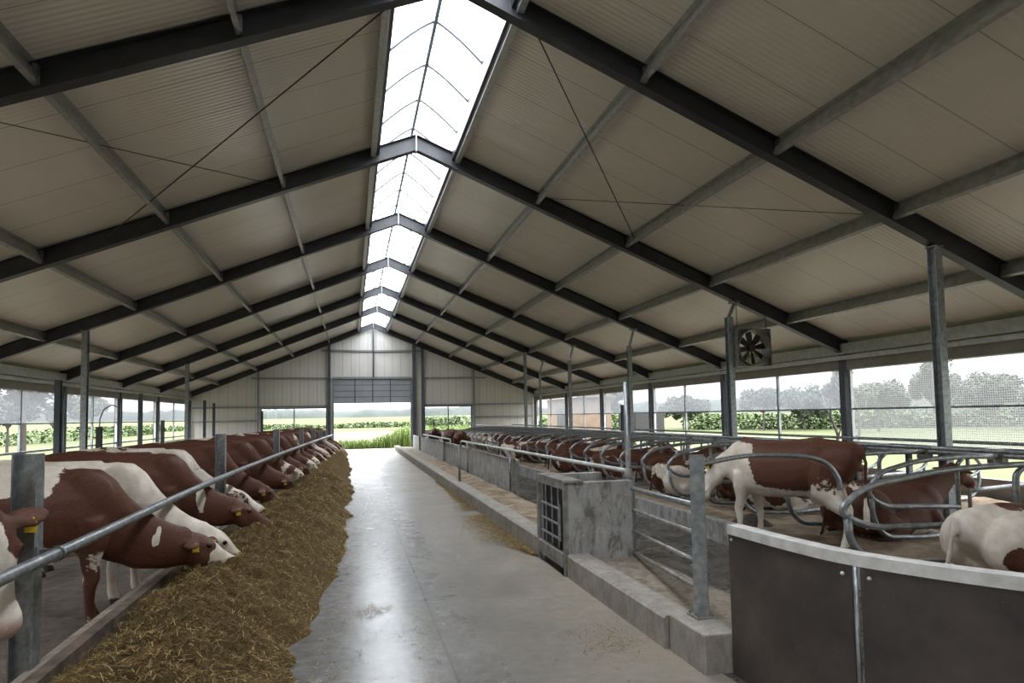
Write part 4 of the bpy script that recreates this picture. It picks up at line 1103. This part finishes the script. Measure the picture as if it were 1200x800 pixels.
# far standing cows by the far end of the right row
for k, (x, y, a) in enumerate(((4.75,28.5,1.5),(4.9,32.4,1.7),(4.6,36.2,1.4))):
    add_cow(mmixC, frC, (x, y, .05), a, ('brown cow standing in the alley at the far right end of the hall', 'second cow standing farther back in the right alley', 'last cow standing in the right alley near the gable')[k], 11+k*1.9, -.12, .93, 'standing cows in the far right alley', tags=False, eyes=False)

# ------------------------------------------------------------------ outside
m = MB(); vs = []; NX, NY = 60, 60
for j in range(NY+1):
    for i in range(NX+1):
        x = -450+900*i/NX; y = -200+900*j/NY
        dd = max(0, math.hypot(x-1, y-18)-60); z = -.25 + .010*dd + .6*mnoise.noise((x*.01,y*.01,0))*min(1, dd/80)
        if x > 11.9 and abs(y-18) < 200: z += 0
        vs.append((x,y,z))
m.add(vs, [(j*(NX+1)+i, j*(NX+1)+i+1, (j+1)*(NX+1)+i+1, (j+1)*(NX+1)+i) for j in range(NY) for i in range(NX)])
struct(m.build('ground', M['field'], smooth=True))
m = MB().box(-1.4, 3.9, 41.4, 43.2, -.25, -.02); struct(m.build('path', M['concrete']))
def hill(name, pts, h, lab, mat='hill_wood'):
    """wooded ridge: an undulating band with real depth"""
    m = MB(); n = 420; rows = []
    P = catmull([(a,b,0) for a,b in pts], max(2, n//(len(pts)-1)))
    prof = [(-1,0),(-.75,.42),(-.45,.78),(-.1,1),(.4,.85),(1,0)]
    rings = []
    for i, p in enumerate(P):
        tt = (P[min(i+1,len(P)-1)]-P[max(0,i-1)]).normalized(); nn = Vector((-tt.y,tt.x,0)); o = []
        for u, zz in prof:
            q = p+nn*u*h*1.8; hh = h*zz*(1+.4*mnoise.noise(q*.012)+.22*mnoise.noise(q*.05+Vector((9,0,0)))+.14*mnoise.noise(q*.17)+.1*mnoise.noise(q*.45)); o.append((q.x,q.y,hh-.5+.008*max(0,q.length-60)))
        rings.append(o)
    nn_ = len(prof); vs = [p for r in rings for p in r]
    m.add(vs, [(k*nn_+i, k*nn_+i+1, (k+1)*nn_+i+1, (k+1)*nn_+i) for k in range(len(rings)-1) for i in range(nn_-1)])
    o = m.build(name, M[mat], smooth=True); tag(o, lab, 'woodland', None, 'stuff')
hill('woods', [(-180,330),(-60,350),(40,360),(140,340),(260,300)], 5.5, 'distant wooded ridge seen through the far door')
hill('woods.001', [(120,260),(150,180),(150,110),(135,40),(120,-40)], 6.0, 'wooded hill beyond the meadow on the right')
hill('woods.002', [(-95,-20),(-105,60),(-115,140),(-120,240)], 5, 'wooded rise beyond the meadow on the left')
def tuft_strip(name, x0, x1, y0, y1, h, n, lab, hfun=None, mat='weed'):
    m = MB()
    for q in range(n):
        x = rnd.uniform(x0,x1); y = rnd.uniform(y0,y1); hh = h*(hfun(x,y) if hfun else 1)*rnd.uniform(.55,1.1); a = rnd.random()*6.28
        wv = rnd.uniform(.012,.03); d = Vector((math.cos(a),math.sin(a),0)); l = Vector((rnd.uniform(-.2,.2),rnd.uniform(-.2,.2),1))*hh; b = Vector((x,y,-.25))
        m.add([b-d*wv, b+d*wv, b+l*.6+d*wv*1.2, b+l*.6-d*wv*1.2, b+l], [(0,1,2,3),(3,2,4)])
        for j in range(3):
            p = b+l*rnd.uniform(.4,.95); e_ = Vector((rnd.uniform(-1,1),rnd.uniform(-1,1),rnd.uniform(-.1,.6))).normalized()*rnd.uniform(.06,.14); s_ = Vector((-e_.y,e_.x,.02)).normalized()*.03
            m.add([p, p+e_*.5+s_, p+e_, p+e_*.5-s_], [(0,1,2,3)])
    o = m.build(name, M[mat]); tag(o, lab, 'weeds', None, 'stuff')
tuft_strip('weeds', -2.2, 3.9, 43.4, 46.0, 1.05, 2600, 'tall green weeds growing just outside the far door', lambda x,y: .8+.9*max(0,(x-1.2)/2.6)**1.2)
tuft_strip('weeds.001', 4.0, 9.0, 47, 52, 1.55, 2200, 'tall bright weeds outside the right gable window', None)
tuft_strip('weeds.002', -9.0, -3.0, 50, 56, 1.5, 1800, 'green crop plants outside the left gable window', None)
def hedge(name, pts, h, wd, lab):
    m = MB(); P = catmull([(a,b,0) for a,b in pts], 24)
    for i, p in enumerate(P):
        for q in range(110):
            c = p+Vector((rnd.uniform(-wd,wd), rnd.uniform(-wd,wd), 0)); zz = rnd.uniform(0,1)*h*(.8+.3*mnoise.noise(p*.1)); sc = rnd.uniform(.12,.28)*max(1,h*.35)
            e1 = Vector((rnd.uniform(-1,1),rnd.uniform(-1,1),rnd.uniform(-1,1))).normalized()*sc; e2 = e1.cross(Vector((rnd.uniform(-1,1),rnd.uniform(-1,1),1))).normalized()*sc*.7
            c.z = zz-.2+.010*max(0, math.hypot(c.x-1,c.y-18)-60)
            m.add([c-e1, c+e2, c+e1, c-e2], [(0,1,2,3)])
    o = m.build(name, M['hedge']); tag(o, lab, 'hedge', None, 'stuff')
hedge('hedge', [(-40,122),(-10,120),(16,118)], 1.1, 1.0, 'low dark hedge across the fields behind the far door')
hedge('hedge.001', [(8,78),(20,74),(34,70)], 2.4, 1.5, 'bushy hedge outside the right gable window')
hedge('hedge.002', [(-34,20),(-36,60),(-30,110)], 1.8, 1.5, 'low hedge across the meadow on the left')
hedge('hedge.004', [(42,72),(52,62),(64,56),(80,46)], 2.0, 1.6, 'bushes under the trees across the meadow on the right')
hedge('hedge.003', [(86,20),(88,50),(78,94)], 2.6, 2, 'hedge line across the meadow on the right')

def tree_mesh(name, h, cr, n, seed, leaf=.24):
    r_ = random.Random(seed); m = MB()
    cl = [(Vector((r_.gauss(0,cr*.45), r_.gauss(0,cr*.45), h*.62+r_.gauss(0,h*.14))), cr*r_.uniform(.35,.6)) for _ in range(9)]
    for q in range(n):
        c, rr = cl[q % len(cl)]; d = Vector((r_.gauss(0,1),r_.gauss(0,1),r_.gauss(0,1))).normalized(); p = c + d*rr*(r_.random()**.35)
        e1 = Vector((r_.gauss(0,1),r_.gauss(0,1),r_.gauss(0,1))).normalized()*leaf*r_.uniform(.6,1.3); e2 = e1.cross(d+Vector((.1,.2,.3))).normalized()*leaf*.7
        m.add([p-e1, p+e2, p+e1, p-e2], [(0,1,2,3)])
    k = MB(); k.tube([(0,0,-.3),(.05,0,h*.25),(0,.1,h*.55)], [h*.022,h*.018,h*.01], 8)
    for c, rr in cl[:6]: k.tube([(0,.05,h*.35), tuple(c*.6+Vector((0,0,h*.2))), tuple(c)], [h*.01,h*.007,h*.003], 6)
    return m.mesh(name+'_crown', M['leaf']), k.mesh(name+'_trunk', M['bark'])
TM = [tree_mesh('tree', 9, 3.2, 5200, 1), tree_mesh('tree', 7, 3.0, 4600, 2), tree_mesh('tree', 11, 3.6, 6000, 5)]
def tree(x, y, k, sc, lab, grp):
    z = -.25+.010*max(0, math.hypot(x-1,y-18)-60)
    t = thing('tree', lab, 'tree', (x,y,z), grp); t.scale = (sc,)*3; t.rotation_euler = (0,0,rnd.random()*6)
    for nm, me in (('crown', TM[k][0]), ('trunk', TM[k][1])):
        o = bpy.data.objects.new(nm, me); C.objects.link(o); o.parent = t
i = 0
for x, y, k, sc in ((45,63,0,.62),(48,60,1,.7),(58,66,2,.6),(62,64,1,.8),(50,52,0,.62),(66,60,2,.7),(64,52,0,.7),(74,60,1,.9),(72,66,2,.6),(60,44,1,.62),(66,46,2,.55),(78,54,0,.8),(82,44,1,.9),(40,72,0,.55),(43,76,1,.6),(36,84,2,.5),(60,74,1,.8)):
    i += 1; tree(x, y, k, sc, 'leafy tree in the meadow beyond the right windows, %s in from the near end' % ordn(i), 'trees beyond the right windows')
i = 0
for x, y, k, sc in ((-15.5,36,2,.75),(-26,58,0,.6),(-30,78,2,.5),(-36,100,0,.7),(-45,92,1,.8),(-43,120,2,.7),(-62,110,1,1.0)):
    i += 1; tree(x, y, k, sc, ('broad tree close outside the nearest left windows' if i == 1 else 'leafy tree out in the left meadow, %s behind the broad one' % ordn(i-1)), 'trees beyond the left windows')
# bare twisted young trees close outside the right wall
def bare(x, y, h, lab, seed):
    r_ = random.Random(seed); t = thing('bare_tree', lab, 'tree', (x,y,-.2), 'bare young trees by the right wall')
    P = [Vector((x,y,-.25))]
    for k in range(7): P.append(P[-1]+Vector((r_.uniform(-.12,.12), r_.uniform(-.16,.16), h/7)))
    MB().tube(P, [.06-.006*k for k in range(8)], 7).build('trunk', M['bare_bark'], t, True)
    for k in range(3, 8):
        a = r_.random()*6.28; q = P[k]; e1 = q+Vector((math.cos(a)*.25,math.sin(a)*.45,.35)); e2 = e1+Vector((math.cos(a)*.15,math.sin(a)*.4,.5))
        MB().tube([q,e1,e2], [.02,.014,.006], 6).build('branch', M['bare_bark'], t, True)
bare(12.7, 14.6, 3.6, 'bare twisted young tree outside the right windows behind the standing cow', 3)
bare(12.9, 13.9, 2.6, 'thin bare sapling beside the twisted tree outside the right windows', 8)
bare(13.6, 12.3, 4.2, 'leaning bare sapling outside the netted window on the right', 12)
# shed and trailer past the far right windows
t = thing('brown_shed', 'brown shed standing outside the far right windows', 'shed', (15.7,43,0))
MB().box(14.6,16.9,40,47,-.25,3.2).build('wall', M['shed_wall'], t)
m = MB(); pr = [(14.3,3.1),(17.2,3.1),(15.75,3.9)]; m.loft([[(a,39.7,z) for a,z in pr],[(a,47.3,z) for a,z in pr]]); m.build('roof', M['shed_roof'], t)
MB().box(14.55,14.62,42.0,44.5,-.2,2.5).build('door', M['dark_steel'], t)
t = thing('feed_trailer', 'dark box trailer parked outside the far right windows', 'trailer', (15.0,31.5,0))
MB().box(14.2,15.8,30.4,32.6,.55,2.1).build('body', M['black'], t)
for sx_, sy_ in ((14.15,30.9),(15.75,30.9),(14.15,32.1),(15.75,32.1)): MB().tube([(sx_,sy_,.15),(sx_+.14,sy_,.15)], .4, 16).build('wheel', M['rubber'], t)
MB().tube([(15,30.4,.6),(15,29.2,.5)], .05, 8).build('drawbar', M['dark_steel'], t)
